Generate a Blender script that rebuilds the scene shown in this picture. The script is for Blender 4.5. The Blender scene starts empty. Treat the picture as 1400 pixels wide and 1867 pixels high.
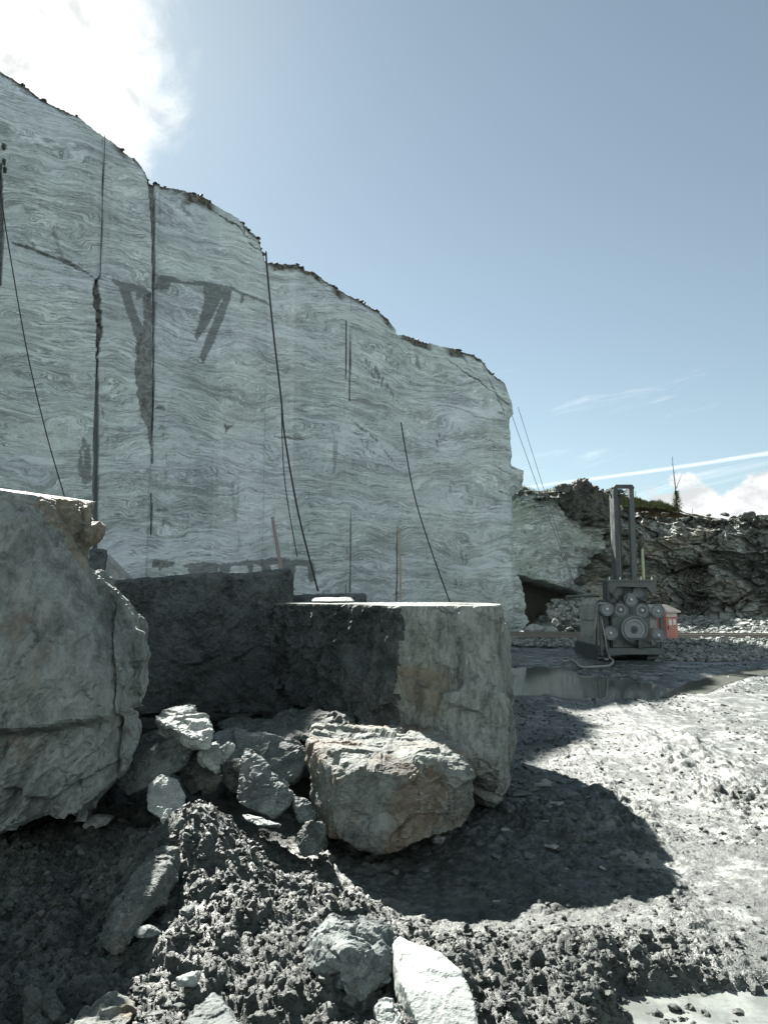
import bpy, bmesh, math, random
import numpy as np
from mathutils import Vector, Matrix, Euler

random.seed(7); RNG = np.random.default_rng(7)
SC = bpy.context.scene
C = SC.collection
# ------------------------------------------------------------------ camera
F = 1348.0; PITCH = math.atan(151.5 / F); EYE = 1.65
cam_data = bpy.data.cameras.new('camera'); cam = bpy.data.objects.new('camera', cam_data); C.objects.link(cam)
cam_data.sensor_fit = 'VERTICAL'; cam_data.sensor_height = 36.0; cam_data.sensor_width = 27.0
cam_data.lens = F / 1867.0 * 36.0; cam_data.clip_start = 0.05; cam_data.clip_end = 3000
cam.location = (0, 0, EYE); cam.rotation_euler = (math.pi / 2 + PITCH, 0, 0)
SC.camera = cam
SC.view_settings.view_transform = 'Standard'; SC.view_settings.look = 'None'
SC.view_settings.exposure = 2.1; SC.view_settings.gamma = 1.0
SC.render.resolution_x = 767; SC.render.resolution_y = 1024
SC.cycles.max_bounces = 6; SC.cycles.diffuse_bounces = 3; SC.cycles.caustics_reflective = False
# ------------------------------------------------------------------ sun and sky
SUN_AZ = -24.3; SUN_EL = 39.5          # azimuth from +Y, positive to +X
d_sun = Vector((math.sin(math.radians(SUN_AZ)) * math.cos(math.radians(SUN_EL)),
                math.cos(math.radians(SUN_AZ)) * math.cos(math.radians(SUN_EL)), math.sin(math.radians(SUN_EL))))
sl = bpy.data.lights.new('sun', 'SUN'); sl.energy = 5.0; sl.angle = math.radians(0.53); sl.color = (1.0, 0.965, 0.9)
so = bpy.data.objects.new('sun', sl); C.objects.link(so); so.rotation_euler = d_sun.to_track_quat('Z', 'Y').to_euler()
so.location = (0, 0, 40)


def ray_dir(px, py):
    a = (px - 700.0) / F; b = (933.5 - py) / F
    c, s = math.cos(PITCH), math.sin(PITCH)
    return Vector((a, c - b * s, s + b * c))


class NT:
    """tiny node builder"""
    def __init__(self, tree): self.t = tree; self.n = tree.nodes; self.l = tree.links
    def node(self, typ, **kw):
        n = self.n.new(typ)
        for k, v in kw.items(): setattr(n, k, v)
        return n
    def set(self, sock, v):
        if isinstance(v, bpy.types.NodeSocket): self.l.new(v, sock)
        elif v is not None:
            try: sock.default_value = v
            except Exception: sock.default_value = (*v, 1.0)
    def math(self, op, a, b=None, c=None, clamp=False):
        n = self.node('ShaderNodeMath', operation=op); n.use_clamp = clamp
        for i, v in enumerate((a, b, c)):
            if v is not None: self.set(n.inputs[i], v)
        return n.outputs[0]
    def vmath(self, op, a, b=None):
        n = self.node('ShaderNodeVectorMath', operation=op)
        self.set(n.inputs[0], a)
        if b is not None: self.set(n.inputs[1], b)
        return n.outputs['Value'] if op in ('DOT_PRODUCT', 'LENGTH') else n.outputs[0]
    def mix(self, f, a, b, typ='MIX'):
        n = self.node('ShaderNodeMix', data_type='RGBA', blend_type=typ)
        self.set(n.inputs[0], f); self.set(n.inputs[6], a); self.set(n.inputs[7], b)
        return n.outputs[2]
    def noise(self, vec, scale, detail=4, rough=0.55, dist=0.0, out=0):
        n = self.node('ShaderNodeTexNoise'); self.set(n.inputs['Vector'], vec)
        n.inputs['Scale'].default_value = scale; n.inputs['Detail'].default_value = detail
        n.inputs['Roughness'].default_value = rough; n.inputs['Distortion'].default_value = dist
        return n.outputs[out]
    def ramp(self, f, lo, hi, a=0.0, b=1.0, smooth=True):
        n = self.node('ShaderNodeMapRange', interpolation_type='SMOOTHSTEP' if smooth else 'LINEAR')
        self.set(n.inputs[0], f)
        for i, v in zip((1, 2, 3, 4), (lo, hi, a, b)): self.set(n.inputs[i], v)
        return n.outputs[0]
    def band(self, f, c, w):          # narrow peak at c
        return self.ramp(self.math('ABSOLUTE', self.math('SUBTRACT', f, c)), 0.0, w, 1.0, 0.0)
    def sep(self, v):
        n = self.node('ShaderNodeSeparateXYZ'); self.set(n.inputs[0], v); return n.outputs
    def comb(self, x, y, z):
        n = self.node('ShaderNodeCombineXYZ')
        for i, v in enumerate((x, y, z)): self.set(n.inputs[i], v)
        return n.outputs[0]
    def mapping(self, vec, loc=(0, 0, 0), rot=(0, 0, 0), scale=(1, 1, 1)):
        n = self.node('ShaderNodeMapping'); self.set(n.inputs[0], vec)
        n.inputs[1].default_value = loc; n.inputs[2].default_value = rot; n.inputs[3].default_value = scale
        return n.outputs[0]


world = bpy.data.worlds.new('World'); SC.world = world; world.use_nodes = True
wt = world.node_tree; wt.nodes.clear(); W = NT(wt)
sky = W.node('ShaderNodeTexSky', sky_type='NISHITA'); sky.sun_disc = False
sky.sun_elevation = math.radians(SUN_EL); sky.sun_rotation = math.radians(SUN_AZ)
sky.air_density = 1.0; sky.dust_density = 0.25; sky.ozone_density = 1.2; sky.altitude = 200
gen = W.node('ShaderNodeTexCoord').outputs['Generated']
D = W.vmath('NORMALIZE', gen)
dx, dy, dz = W.sep(D)[0:3]
hs = W.node('ShaderNodeHueSaturation'); hs.inputs['Saturation'].default_value = 0.60
W.l.new(sky.outputs[0], hs.inputs['Color'])
skycol = W.mix(1.0, hs.outputs[0], (0.475, 0.545, 0.535, 1), 'MULTIPLY')
# big bright cloud round the sun (upper left), unseen broken cloud added behind the viewer to fill the shaded faces, cumulus on the horizon, cirrus
def near_dir(px, py):
    v = ray_dir(px, py).normalized(); return W.vmath('DOT_PRODUCT', D, tuple(v))
n1 = W.noise(D, 8.0, 9, 0.62, 0.5)
c1 = W.math('MULTIPLY', W.ramp(W.math('ADD', near_dir(-10, 70), W.math('MULTIPLY', W.math('SUBTRACT', n1, 0.5), 0.034)), 0.979, 0.994), W.ramp(n1, 0.25, 0.6, 0.7, 1.0))
n2 = W.noise(D, 2.6, 7, 0.6, 0.2)
back = W.math('MULTIPLY', W.ramp(W.math('ADD', W.math('MULTIPLY', dy, -0.55), W.math('MULTIPLY', W.math('SUBTRACT', n2, 0.5), 1.6)), -0.08, 0.22), W.ramp(dz, 0.72, 0.5))
az = W.math('ARCTAN2', dx, dy)
el = W.math('ARCSINE', dz)
cum = W.noise(W.comb(W.math('MULTIPLY', az, 1.0), el, 0.0), 11.0, 9, 0.6, 0.25)
azm = W.ramp(az, 0.335, 0.365)
lim = W.math('ADD', W.math('MULTIPLY', W.math('SUBTRACT', cum, 0.5), 0.13), 0.142)
c2 = W.math('MULTIPLY', W.ramp(W.math('SUBTRACT', lim, el), -0.003, 0.006), azm)
cir = W.noise(W.comb(W.math('MULTIPLY', az, 3.0), W.math('ADD', W.math('MULTIPLY', el, 22.0), W.math('MULTIPLY', az, -4.0)), 2.0), 1.7, 8, 0.6, 0.6)
c3 = W.math('MULTIPLY', W.ramp(cir, 0.56, 0.78, 0.0, 0.34), W.math('MULTIPLY', W.ramp(el, 0.36, 0.2), W.ramp(az, 0.0, 0.12)))
# one long thin vapour streak rising to the right
sl_ = W.math('SUBTRACT', el, W.math('ADD', W.math('MULTIPLY', az, 0.09), 0.1257))
streak = W.math('MULTIPLY', W.ramp(W.math('ABSOLUTE', W.math('ADD', sl_, W.math('MULTIPLY', W.math('SUBTRACT', cir, 0.5), 0.006))), 0.0003, 0.0035, 0.36, 0.0), W.ramp(az, 0.10, 0.3))
col = W.mix(back, skycol, (5.2, 5.75, 5.8, 1))
col = W.mix(c3, col, (8.0, 8.4, 8.6, 1))
col = W.mix(streak, col, (8.0, 8.4, 8.6, 1))
shade = W.ramp(W.noise(W.comb(az, W.math('MULTIPLY', el, 1.6), 4.0), 22.0, 6, 0.6), 0.35, 0.65, 3.6, 5.2)
col = W.mix(c2, col, W.comb(shade, W.math('MULTIPLY', shade, 1.02), W.math('MULTIPLY', shade, 1.04)))
cb = W.ramp(W.noise(D, 17.0, 8, 0.65, 0.6), 0.3, 0.62, 4.0, 6.6)
col = W.mix(c1, col, W.comb(cb, W.math('MULTIPLY', cb, 1.03), W.math('MULTIPLY', cb, 1.02)))
bg = W.node('ShaderNodeBackground'); W.l.new(col, bg.inputs[0]); bg.inputs[1].default_value = 0.05
wo = W.node('ShaderNodeOutputWorld'); W.l.new(bg.outputs[0], wo.inputs[0])

# ------------------------------------------------------------------ helpers
def P(px, py, y):
    d = ray_dir(px, py); return np.array((d.x * y / d.y, y, EYE + d.z * y / d.y))
def G(px, py, z=0.0):
    d = ray_dir(px, py); t = (z - EYE) / d.z; return np.array((d.x * t, d.y * t, z))


def tag(o, label=None, cat=None, group=None, kind=None):
    if label: o['label'] = label
    if cat: o['category'] = cat
    if group: o['group'] = group
    if kind: o['kind'] = kind
    return o
def empty(name, loc=(0, 0, 0), rz=0.0):
    o = bpy.data.objects.new(name, None); o.empty_display_size = 0.2; o.location = loc; o.rotation_euler = (0, 0, rz); C.objects.link(o); return o
def link(name, me, mat=None, parent=None):
    o = bpy.data.objects.new(name, me); C.objects.link(o)
    if mat: me.materials.append(mat)
    if parent: o.parent = parent
    return o
def np_mesh(name, V, Q, smooth=True, attr=None):
    """V (n,3); Q (m,k) faces"""
    me = bpy.data.meshes.new(name); V = np.ascontiguousarray(V, dtype=np.float32); Q = np.ascontiguousarray(Q, dtype=np.int32)
    m, k = Q.shape
    me.vertices.add(len(V)); me.vertices.foreach_set('co', V.ravel())
    me.loops.add(m * k); me.loops.foreach_set('vertex_index', Q.ravel())
    me.polygons.add(m); me.polygons.foreach_set('loop_start', np.arange(0, m * k, k, dtype=np.int32))
    me.polygons.foreach_set('use_smooth', np.full(m, smooth, dtype=bool))
    me.update(calc_edges=True)
    if attr is not None:
        for nm, a in attr.items():
            at = me.attributes.new(nm, 'FLOAT', 'POINT'); at.data.foreach_set('value', np.ascontiguousarray(a, dtype=np.float32).ravel())
    return me
def grid_quads(nr, nc):
    i = np.arange(nr * nc).reshape(nr, nc)
    return np.stack([i[:-1, :-1], i[:-1, 1:], i[1:, 1:], i[1:, :-1]], -1).reshape(-1, 4)

# numpy noises -------------------------------------------------------
def _h(ix, iy, iz, s):
    n = (ix.astype(np.int64) * 374761393 + iy.astype(np.int64) * 668265263 + iz.astype(np.int64) * 2147483647 + s * 1274126177) & 0xFFFFFFFF
    n = ((n ^ (n >> 13)) * 1274126177) & 0xFFFFFFFF
    n = ((n ^ (n >> 16)) * 668265263) & 0xFFFFFFFF
    return ((n ^ (n >> 15)) & 0xFFFF) / 65535.0
def vnoise(x, y, z, s=0):
    x0 = np.floor(x); y0 = np.floor(y); z0 = np.floor(z); fx = x - x0; fy = y - y0; fz = z - z0
    ux = fx * fx * (3 - 2 * fx); uy = fy * fy * (3 - 2 * fy); uz = fz * fz * (3 - 2 * fz)
    r = 0
    for a in (0, 1):
        for b in (0, 1):
            for c in (0, 1):
                r = r + _h(x0 + a, y0 + b, z0 + c, s) * (ux if a else 1 - ux) * (uy if b else 1 - uy) * (uz if c else 1 - uz)
    return r * 2 - 1
def fbm(x, y, z, sc=1.0, o=4, g=0.5, s=0, ridge=False):
    r = 0; a = 1.0; t = 0
    for i in range(o):
        n = vnoise(x * sc + 17.3 * i, y * sc + 5.1 * i, z * sc - 9.7 * i, s + i)
        if ridge: n = 1 - 2 * np.abs(n)
        r = r + a * n; t += a; a *= g; sc *= 2.03
    return r / t
def worley_tilt(x, y, z, s=0):
    """F2-F1, cell random, tilted-plane height of the nearest cell"""
    x0 = np.floor(x); y0 = np.floor(y); z0 = np.floor(z)
    f1 = np.full(x.shape, 9.0); f2 = np.full(x.shape, 9.0); cr = np.zeros(x.shape); tl_ = np.zeros(x.shape)
    for a in (-1, 0, 1):
        for b in (-1, 0, 1):
            for c in (-1, 0, 1):
                cx, cy, cz = x0 + a, y0 + b, z0 + c
                ox = x - cx - _h(cx, cy, cz, s); oy = y - cy - _h(cx, cy, cz, s + 1); oz = z - cz - _h(cx, cy, cz, s + 2)
                d = np.sqrt(ox * ox + oy * oy + oz * oz); m = d < f1
                f2 = np.where(m, f1, np.minimum(f2, d)); cr = np.where(m, _h(cx, cy, cz, s + 3), cr)
                h_ = ox * (_h(cx, cy, cz, s + 4) - .5) + oy * (_h(cx, cy, cz, s + 5) - .5) + oz * (_h(cx, cy, cz, s + 6) - .5)
                tl_ = np.where(m, h_, tl_); f1 = np.where(m, d, f1)
    return f2 - f1, cr, tl_
def worley(x, y, z, s=0, two_d=False):
    """F1, F2, cell random"""
    x0 = np.floor(x); y0 = np.floor(y); z0 = np.floor(z)
    f1 = np.full(x.shape, 9.0); f2 = np.full(x.shape, 9.0); cr = np.zeros(x.shape)
    for a in (-1, 0, 1):
        for b in (-1, 0, 1):
            for c in ((0,) if two_d else (-1, 0, 1)):
                cx, cy, cz = x0 + a, y0 + b, z0 + c
                d = (cx + _h(cx, cy, cz, s) - x) ** 2 + (cy + _h(cx, cy, cz, s + 1) - y) ** 2
                if not two_d: d = d + (cz + _h(cx, cy, cz, s + 2) - z) ** 2
                d = np.sqrt(d); m = d < f1
                f2 = np.where(m, f1, np.minimum(f2, d)); cr = np.where(m, _h(cx, cy, cz, s + 3), cr); f1 = np.where(m, d, f1)
    return f1, f2, cr
def sstep(x, a, b):
    t = np.clip((x - a) / (b - a), 0, 1); return t * t * (3 - 2 * t)
def in_poly(u, v, poly):
    ins = np.zeros(u.shape, bool); n = len(poly)
    for i in range(n):
        x1, y1 = poly[i]; x2, y2 = poly[(i + 1) % n]
        if y1 == y2: continue
        c = ((y1 > v) != (y2 > v)) & (u < (x2 - x1) * (v - y1) / (y2 - y1) + x1)
        ins ^= c
    return ins

# ------------------------------------------------------------------ materials
def new_mat(name, rough=0.8, spec=0.4):
    m = bpy.data.materials.new(name); m.use_nodes = True; t = NT(m.node_tree)
    b = m.node_tree.nodes['Principled BSDF']; b.inputs['Roughness'].default_value = rough; b.inputs['Specular IOR Level'].default_value = spec
    return m, t, b
def bump(t, b, h, strength=0.5, dist=0.02):
    n = t.node('ShaderNodeBump'); n.inputs['Strength'].default_value = strength; n.inputs['Distance'].default_value = dist
    t.l.new(h, n.inputs['Height']); t.l.new(n.outputs[0], b.inputs['Normal'])
def c4(c): return (c[0], c[1], c[2], 1.0)

def rock_mat(name, dark, light, brown=None, bamt=0.0, scale=1.0, stretch=(1, 1, 1), rot=(0, 0, 0), rough=0.75, bs=0.5, bd=0.015, veins=0.3, spec=0.35, pale=(0.42, 0.45, 0.43)):
    m, t, b = new_mat(name, rough, spec)
    co = t.node('ShaderNodeTexCoord').outputs['Object']
    v = t.mapping(co, rot=rot, scale=stretch)
    n1 = t.noise(v, 1.3 * scale, 8, 0.62, 0.4)
    n2 = t.noise(v, 7 * scale, 8, 0.68, 0.8)
    n3 = t.noise(co, 45 * scale, 5, 0.65)
    n5 = t.noise(v, 22 * scale, 7, 0.72, 0.6)
    f = t.math('ADD', t.math('ADD', t.math('MULTIPLY', n1, 0.36), t.math('MULTIPLY', n5, 0.24)), t.math('ADD', t.math('MULTIPLY', n2, 0.30), t.math('MULTIPLY', n3, 0.12)))
    col = t.mix(t.ramp(f, 0.41, 0.61), c4(dark), c4(light))
    if brown:
        nb = t.noise(co, 1.1 * scale, 6, 0.6, 0.5)
        col = t.mix(t.ramp(nb, 0.62 - 0.25 * bamt, 0.74 - 0.25 * bamt, 0.0, 0.8), col, t.mix(t.ramp(n2, 0.35, 0.65), c4([x * 0.6 for x in brown]), c4([x * 1.25 for x in brown])))
    if veins:
        wv = t.noise(v, 3.2 * scale, 7, 0.6, 1.2)
        k = t.math('MULTIPLY', t.band(wv, 0.5, 0.018), t.ramp(t.noise(co, 2.2 * scale, 3), 0.48, 0.62, 0.0, veins))
        col = t.mix(k, col, c4(pale))
        k2 = t.math('MULTIPLY', t.ramp(t.noise(v, 4.0 * scale, 8, 0.7, 0.4), 0.40, 0.30), 0.6)
        col = t.mix(k2, col, c4([x * 0.35 for x in dark]))
    sp = t.ramp(n3, 0.66, 0.74, 0.0, 0.35)
    col = t.mix(sp, col, c4(pale))
    t.l.new(col, b.inputs['Base Color'])
    t.l.new(t.ramp(n2, 0.3, 0.7, rough - 0.15, min(1, rough + 0.12)), b.inputs['Roughness'])
    h = t.math('ADD', t.math('ADD', t.math('MULTIPLY', n2, 1.1), t.math('MULTIPLY', n5, 0.7)), t.math('ADD', t.math('MULTIPLY', n3, 0.3), n1))
    bump(t, b, h, bs, bd / scale ** 0.5)
    return m
def plain_mat(name, c, rough=0.6, metal=0.0, dirt=0.35, scale=3.0, dirtc=(0.16, 0.17, 0.16), bs=0.1):
    m, t, b = new_mat(name, rough); b.inputs['Metallic'].default_value = metal
    co = t.node('ShaderNodeTexCoord').outputs['Object']
    n = t.noise(co, scale, 8, 0.65); n2 = t.noise(co, scale * 9, 5, 0.6)
    f = t.math('MULTIPLY', t.ramp(t.math('ADD', t.math('MULTIPLY', n, 0.7), t.math('MULTIPLY', n2, 0.3)), 0.42, 0.62), dirt)
    col = t.mix(t.ramp(n2, 0.3, 0.7, 0.0, 0.35), c4(c), c4([x * 0.7 for x in c]))
    t.l.new(t.mix(f, col, c4(dirtc)), b.inputs['Base Color'])
    t.l.new(t.ramp(n, 0.3, 0.7, rough - 0.1, rough + 0.15), b.inputs['Roughness'])
    if bs: bump(t, b, n2, bs, 0.01)
    return m

# ------------------------------------------------------------------ big sawn cliff
PHI = math.radians(57.7)
O = G(950, 1155); UD = np.array((math.sin(PHI), math.cos(PHI), 0)); ND = np.array((math.cos(PHI), -math.sin(PHI), 0))   # ND faces the camera
def WUV(px, py):
    d = np.array(ray_dir(px, py)); c = np.array((0, 0, EYE)); t = np.dot(O - c, ND) / np.dot(d, ND); p = c + d * t
    return float(np.dot(p - O, UD)), float(p[2])
def WP(u, v, off=0.0):
    return O + UD * u + ND * off + np.array((0, 0, v))

def banded(t, b, P3, tint=1.0, dark=(0.16, 0.19, 0.192), light=(0.58, 0.615, 0.63)):
    """banded, folded gneiss colour from a position vector in wall axes (x along, y out, z up)"""
    s = t.sep(P3)
    w1 = t.noise(t.mapping(P3, scale=(0.14, 0.14, 0.20)), 1.0, 3, 0.5)
    w2 = t.noise(t.mapping(P3, scale=(0.5, 0.5, 1.1)), 1.0, 4, 0.6, 0.5)
    w3 = t.noise(t.mapping(P3, scale=(1.5, 1.5, 2.6)), 1.0, 5, 0.65, 0.8)
    foldm = t.ramp(t.noise(t.mapping(P3, scale=(0.25, 0.25, 0.6)), 1.0, 3), 0.40, 0.62, 0.15, 1.0)
    zz = t.math('ADD', s[2], t.math('ADD', t.math('MULTIPLY', w1, 3.0), t.math('MULTIPLY', foldm, t.math('ADD', t.math('MULTIPLY', w2, 0.55), t.math('MULTIPLY', w3, 0.22)))))
    Q = t.comb(s[0], s[1], zz)
    b1 = t.noise(t.mapping(Q, scale=(0.10, 0.10, 0.8)), 1.0, 4, 0.6)
    b2 = t.noise(t.mapping(Q, scale=(0.22, 0.22, 3.2)), 1.0, 6, 0.68, 0.2)
    b3 = t.noise(t.mapping(Q, scale=(0.45, 0.45, 8.0)), 1.0, 6, 0.70, 0.3)
    b4 = t.noise(t.mapping(P3, scale=(5, 5, 9)), 1.6, 7, 0.7, 0.8)
    f = t.math('ADD', t.math('ADD', t.math('MULTIPLY', b1, 0.24), t.math('MULTIPLY', b2, 0.26)), t.math('ADD', t.math('MULTIPLY', b3, 0.34), t.math('MULTIPLY', b4, 0.18)))
    mid = [(x_ * 0.86 + y_ * 0.14) for x_, y_ in zip(dark, light)]
    blue = t.ramp(t.noise(t.mapping(Q, scale=(0.12, 0.12, 0.5)), 1.0, 4, 0.55), 0.42, 0.60)
    lightc = t.mix(blue, c4((light[0] * 0.93, light[1] * 0.965, light[2] * 0.92)), c4((light[0] * 1.04, light[1] * 1.05, light[2] * 1.12)))
    col = t.mix(t.ramp(f, 0.415, 0.585), c4(mid), lightc)
    # short crinkled dark mica partings and pale quartz stringers, in patches
    for k_, (lx, lz, lc, lw, mc, amt, cc, loc) in enumerate(((0.50, 7.5, 0.45, 0.038, 0.45, 0.95, (0.11, 0.135, 0.13), (0, 0, 0)), (0.75, 10.0, 0.47, 0.036, 0.46, 0.85, (0.14, 0.165, 0.155), (7, 3, 11)), (0.22, 4.5, 0.44, 0.022, 0.46, 0.85, (0.13, 0.155, 0.15), (3, 8, 5)),
                                                          (0.55, 7.0, 0.555, 0.034, 0.475, 0.95, (0.72, 0.77, 0.77), (2, 9, 1)), (0.9, 9.5, 0.54, 0.034, 0.485, 0.9, (0.70, 0.75, 0.76), (9, 1, 6)))):
        q = t.noise(t.mapping(Q, loc=loc, scale=(lx, lx, lz)), 1.0, 6, 0.64, 0.7)
        mk = t.ramp(t.noise(t.mapping(P3, loc=loc, scale=(0.45, 0.45, 0.9)), 1.0, 5, 0.65), mc, mc + 0.09)
        col = t.mix(t.math('MULTIPLY', t.band(q, lc, lw), t.math('MULTIPLY', mk, amt)), col, c4(cc))
    # chaotic curdled patches of pale veining
    cur = t.noise(t.mapping(P3, scale=(1.5, 1.5, 3.0)), 1.6, 8, 0.7, 1.6)
    cm = t.ramp(t.noise(t.mapping(P3, loc=(5, 0, 3), scale=(0.22, 0.22, 0.5)), 1.0, 4, 0.5), 0.54, 0.66)
    col = t.mix(t.math('MULTIPLY', t.band(cur, 0.52, 0.03), t.math('MULTIPLY', cm, 0.8)), col, c4((0.68, 0.72, 0.70)))
    tn = t.noise(P3, 0.22, 3, 0.5)
    col = t.mix(t.ramp(tn, 0.3, 0.7), t.mix(1.0, col, (0.92, 1.0, 0.96, 1), 'MULTIPLY'), t.mix(1.0, col, (0.98, 1.03, 1.06, 1), 'MULTIPLY'))
    return col, f, b4

def attr_node(t, name):
    n = t.node('ShaderNodeAttribute'); n.attribute_name = name; return n.outputs['Fac']

m_wall, t, b = new_mat('sawn_gneiss', 0.62, 0.3)
pos = t.node('ShaderNodeNewGeometry').outputs['Position']
P3 = t.mapping(t.vmath('SUBTRACT', pos, tuple(O)), rot=(0, 0, -(math.pi / 2 - PHI)))
col, f, fine = banded(t, b, P3)
ss = t.sep(P3)
# vertical saw bands: faint tone changes from one wire cut to the next
sawn = t.noise(t.comb(t.math('MULTIPLY', ss[0], 1.3), 0.0, t.math('MULTIPLY', ss[2], 0.03)), 1.6, 5, 0.7)
col = t.mix(t.ramp(sawn, 0.52, 0.60, 0.0, 0.16), col, (0.60, 0.64, 0.63, 1))
tone = attr_node(t, 'tone')
col = t.mix(t.ramp(tone, -1.0, 1.0, 0.0, 1.0, False), t.mix(1.0, col, (0.84, 0.86, 0.86, 1), 'MULTIPLY'), t.mix(0.18, t.mix(1.0, col, (1.08, 1.08, 1.08, 1), 'MULTIPLY'), (0.60, 0.64, 0.63, 1)))
wet = attr_node(t, 'wet'); dk = attr_node(t, 'dark'); dirt = attr_node(t, 'dirt')
col = t.mix(t.math('MULTIPLY', wet, 0.80), col, t.mix(0.55, t.mix(1.0, col, (0.20, 0.235, 0.23, 1), 'MULTIPLY'), (0.085, 0.10, 0.10, 1)))
rg = t.noise(P3, 6.0, 8, 0.7, 0.5)
col = t.mix(dk, col, t.mix(t.ramp(rg, 0.4, 0.62), (0.022, 0.026, 0.024, 1), (0.16, 0.18, 0.16, 1)))
col = t.mix(dirt, col, t.mix(t.ramp(t.noise(P3, 9.0, 7, 0.7), 0.4, 0.65), (0.03, 0.032, 0.026, 1), (0.19, 0.19, 0.16, 1)))
t.l.new(col, b.inputs['Base Color'])
t.l.new(t.mix(wet, (0.62, 0.62, 0.62, 1), (0.36, 0.36, 0.36, 1)), b.inputs['Roughness'])
bump(t, b, t.math('ADD', t.math('MULTIPLY', f, 1.0), t.math('MULTIPLY', t.noise(t.mapping(P3, scale=(9, 9, 0.6)), 1.0, 4), 0.5)), 0.12, 0.03)

TOPPX = [(0, 125), (60, 165), (110, 195), (150, 215), (187, 243), (215, 260), (262, 297), (272, 326), (279, 332), (330, 343), (365, 350), (395, 370), (440, 395), (472, 425), (485, 455), (488, 474),
         (545, 478), (580, 495), (612, 517), (640, 535), (690, 560), (715, 578), (730, 598), (733, 606), (800, 625), (850, 635), (885, 652), (895, 668), (925, 695), (940, 718), (944, 738)]
tp = [WUV(*p) for p in TOPPX]
TU = np.array([-60, tp[0][0] - 6.0, tp[0][0] - 2.5] + [p[0] for p in tp]); TV = np.array([tp[0][1] + 2.0, tp[0][1] + 1.6, tp[0][1] + 1.0] + [p[1] for p in tp])
UL = -60.0; UR0 = WUV(944, 760)[0]
RPX = [(950, 1175), (950, 1155), (964, 1135), (962, 1118), (958, 1090), (950, 1050), (944, 1035), (940, 1000), (943, 960), (940, 930), (941, 905), (956, 888), (958, 855), (945, 850), (940, 838), (935, 800), (933, 765), (944, 748), (944, 735), (941, 715)]
RPX = [(948 + (a_ - 948) * 1.3 + 9, c_) for a_, c_ in RPX]
rp = sorted([(WUV(*p)[1], WUV(*p)[0]) for p in RPX]); RV = np.array([p[0] for p in rp]); RU = np.array([p[1] for p in rp])
umid = WUV(-30, 700)[0]
cols_u = np.concatenate([np.arange(UL, umid, 0.35), np.arange(umid, UR0 - 0.001, 0.042), [UR0]])
nfront = len(cols_u); nside = 150
NR = 380; NCAP = 14
tt = np.linspace(0, 1, NR)
topf = np.interp(cols_u, TU, TV)
topf = topf + 0.05 * fbm(cols_u, cols_u * 0, cols_u * 0, 1.7, 4, 0.6)
VV = tt[:, None] * (topf[None, :] + 0.3) - 0.3
UU = np.broadcast_to(cols_u[None, :], VV.shape).copy()
k = np.clip((UU - (UR0 - 2.5)) / 2.5, 0, 1) ** 2
UU += k * (np.interp(VV, RV, RU) + 0.10 * fbm(VV, VV * 0 + 3, VV * 0, 2.2, 4, 0.6) - UR0)
off = np.zeros_like(UU)
bU = [WUV(x, 700)[0] for x in (187, 280, 487, 643, 731)]
for bu, dpt in zip(bU, (0.015, 0.08, 0.10, 0.012, 0.08)):
    off -= dpt * sstep(UU, bu - 0.02, bu + 0.02)
off += 0.035 * fbm(UU, VV, UU * 0, 0.4, 3)
# ragged natural edge along the top and at the right end
tde = topf[None, :] - VV
_pe = sorted([UL] + bU + [WUV(x, 700)[0] for x in (60, 130, 330, 395, 440, 478, 540, 600, 680, 780, 850, 905)])
_pt = np.array([0, .1, -.2, .3, -.1, -.35, .25, .5, .1, .75, -.45, -.1, .15, -.2, .1, -.3, .25, 0.0, .3, -.2])
tone = _pt[np.clip(np.searchsorted(np.array(_pe), UU) - 1, 0, len(_pt) - 1)] * sstep(fbm(UU * 0.3, VV * 0.12, UU * 0 + 2, 1.0, 3, 0.5, 33), -0.5, 0.3)
edge = sstep(tde, 0.5, 0.0)
off += edge * (0.22 * fbm(UU, VV, UU * 0, 2.3, 5, 0.6) - 0.10)
redge = sstep(UU - UR0, -0.9, 0.3)
off += redge * 0.25 * fbm(UU, VV * 1.7, UU * 0 + 8, 1.4, 5, 0.6) - 0.5 * sstep(UU - UR0, -0.35, 0.15) * 0.5
wet = np.zeros_like(UU); dark = np.zeros_like(UU); dirt = np.zeros_like(UU)
jx = 0.08 * fbm(UU, VV, UU * 0, 3.5, 4, 0.6, 5); jy = 0.08 * fbm(UU, VV, UU * 0 + 9, 3.5, 4, 0.6, 6)
def poly_uv(pts): return [WUV(*p) for p in pts]
def mark(arr, pts, val=1.0, jit=1.0):
    m = in_poly(UU + jx * jit, VV + jy * jit, poly_uv(pts)); arr[m] = np.maximum(arr[m], val)
def slot(pts, wpx, depth=0.4, dval=1.0, jit=0.0, arr=None):
    """crack or saw slot following pixel polyline pts, widths in px"""
    q = [WUV(*p) for p in pts]; sc_ = 29.0 / F
    dist = np.full(UU.shape, 99.0)
    for i in range(len(q) - 1):
        (x1, y1), (x2, y2) = q[i], q[i + 1]
        w1 = wpx[i] * sc_ / 2 - 0.018; w2 = wpx[i + 1] * sc_ / 2 - 0.018
        dx_, dy_ = x2 - x1, y2 - y1; L2 = dx_ * dx_ + dy_ * dy_ + 1e-9
        tq = np.clip(((UU + jx * jit - x1) * dx_ + (VV + jy * jit - y1) * dy_) / L2, 0, 1)
        dd = np.hypot(UU + jx * jit - x1 - tq * dx_, VV + jy * jit - y1 - tq * dy_) - (w1 + (w2 - w1) * tq)
        dist = np.minimum(dist, dd)
    m = sstep(dist, 0.024, 0.0)
    global off
    off -= m * depth * 0.45
    a = dark if arr is None else arr
    a[:] = np.maximum(a, m * dval)
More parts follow.
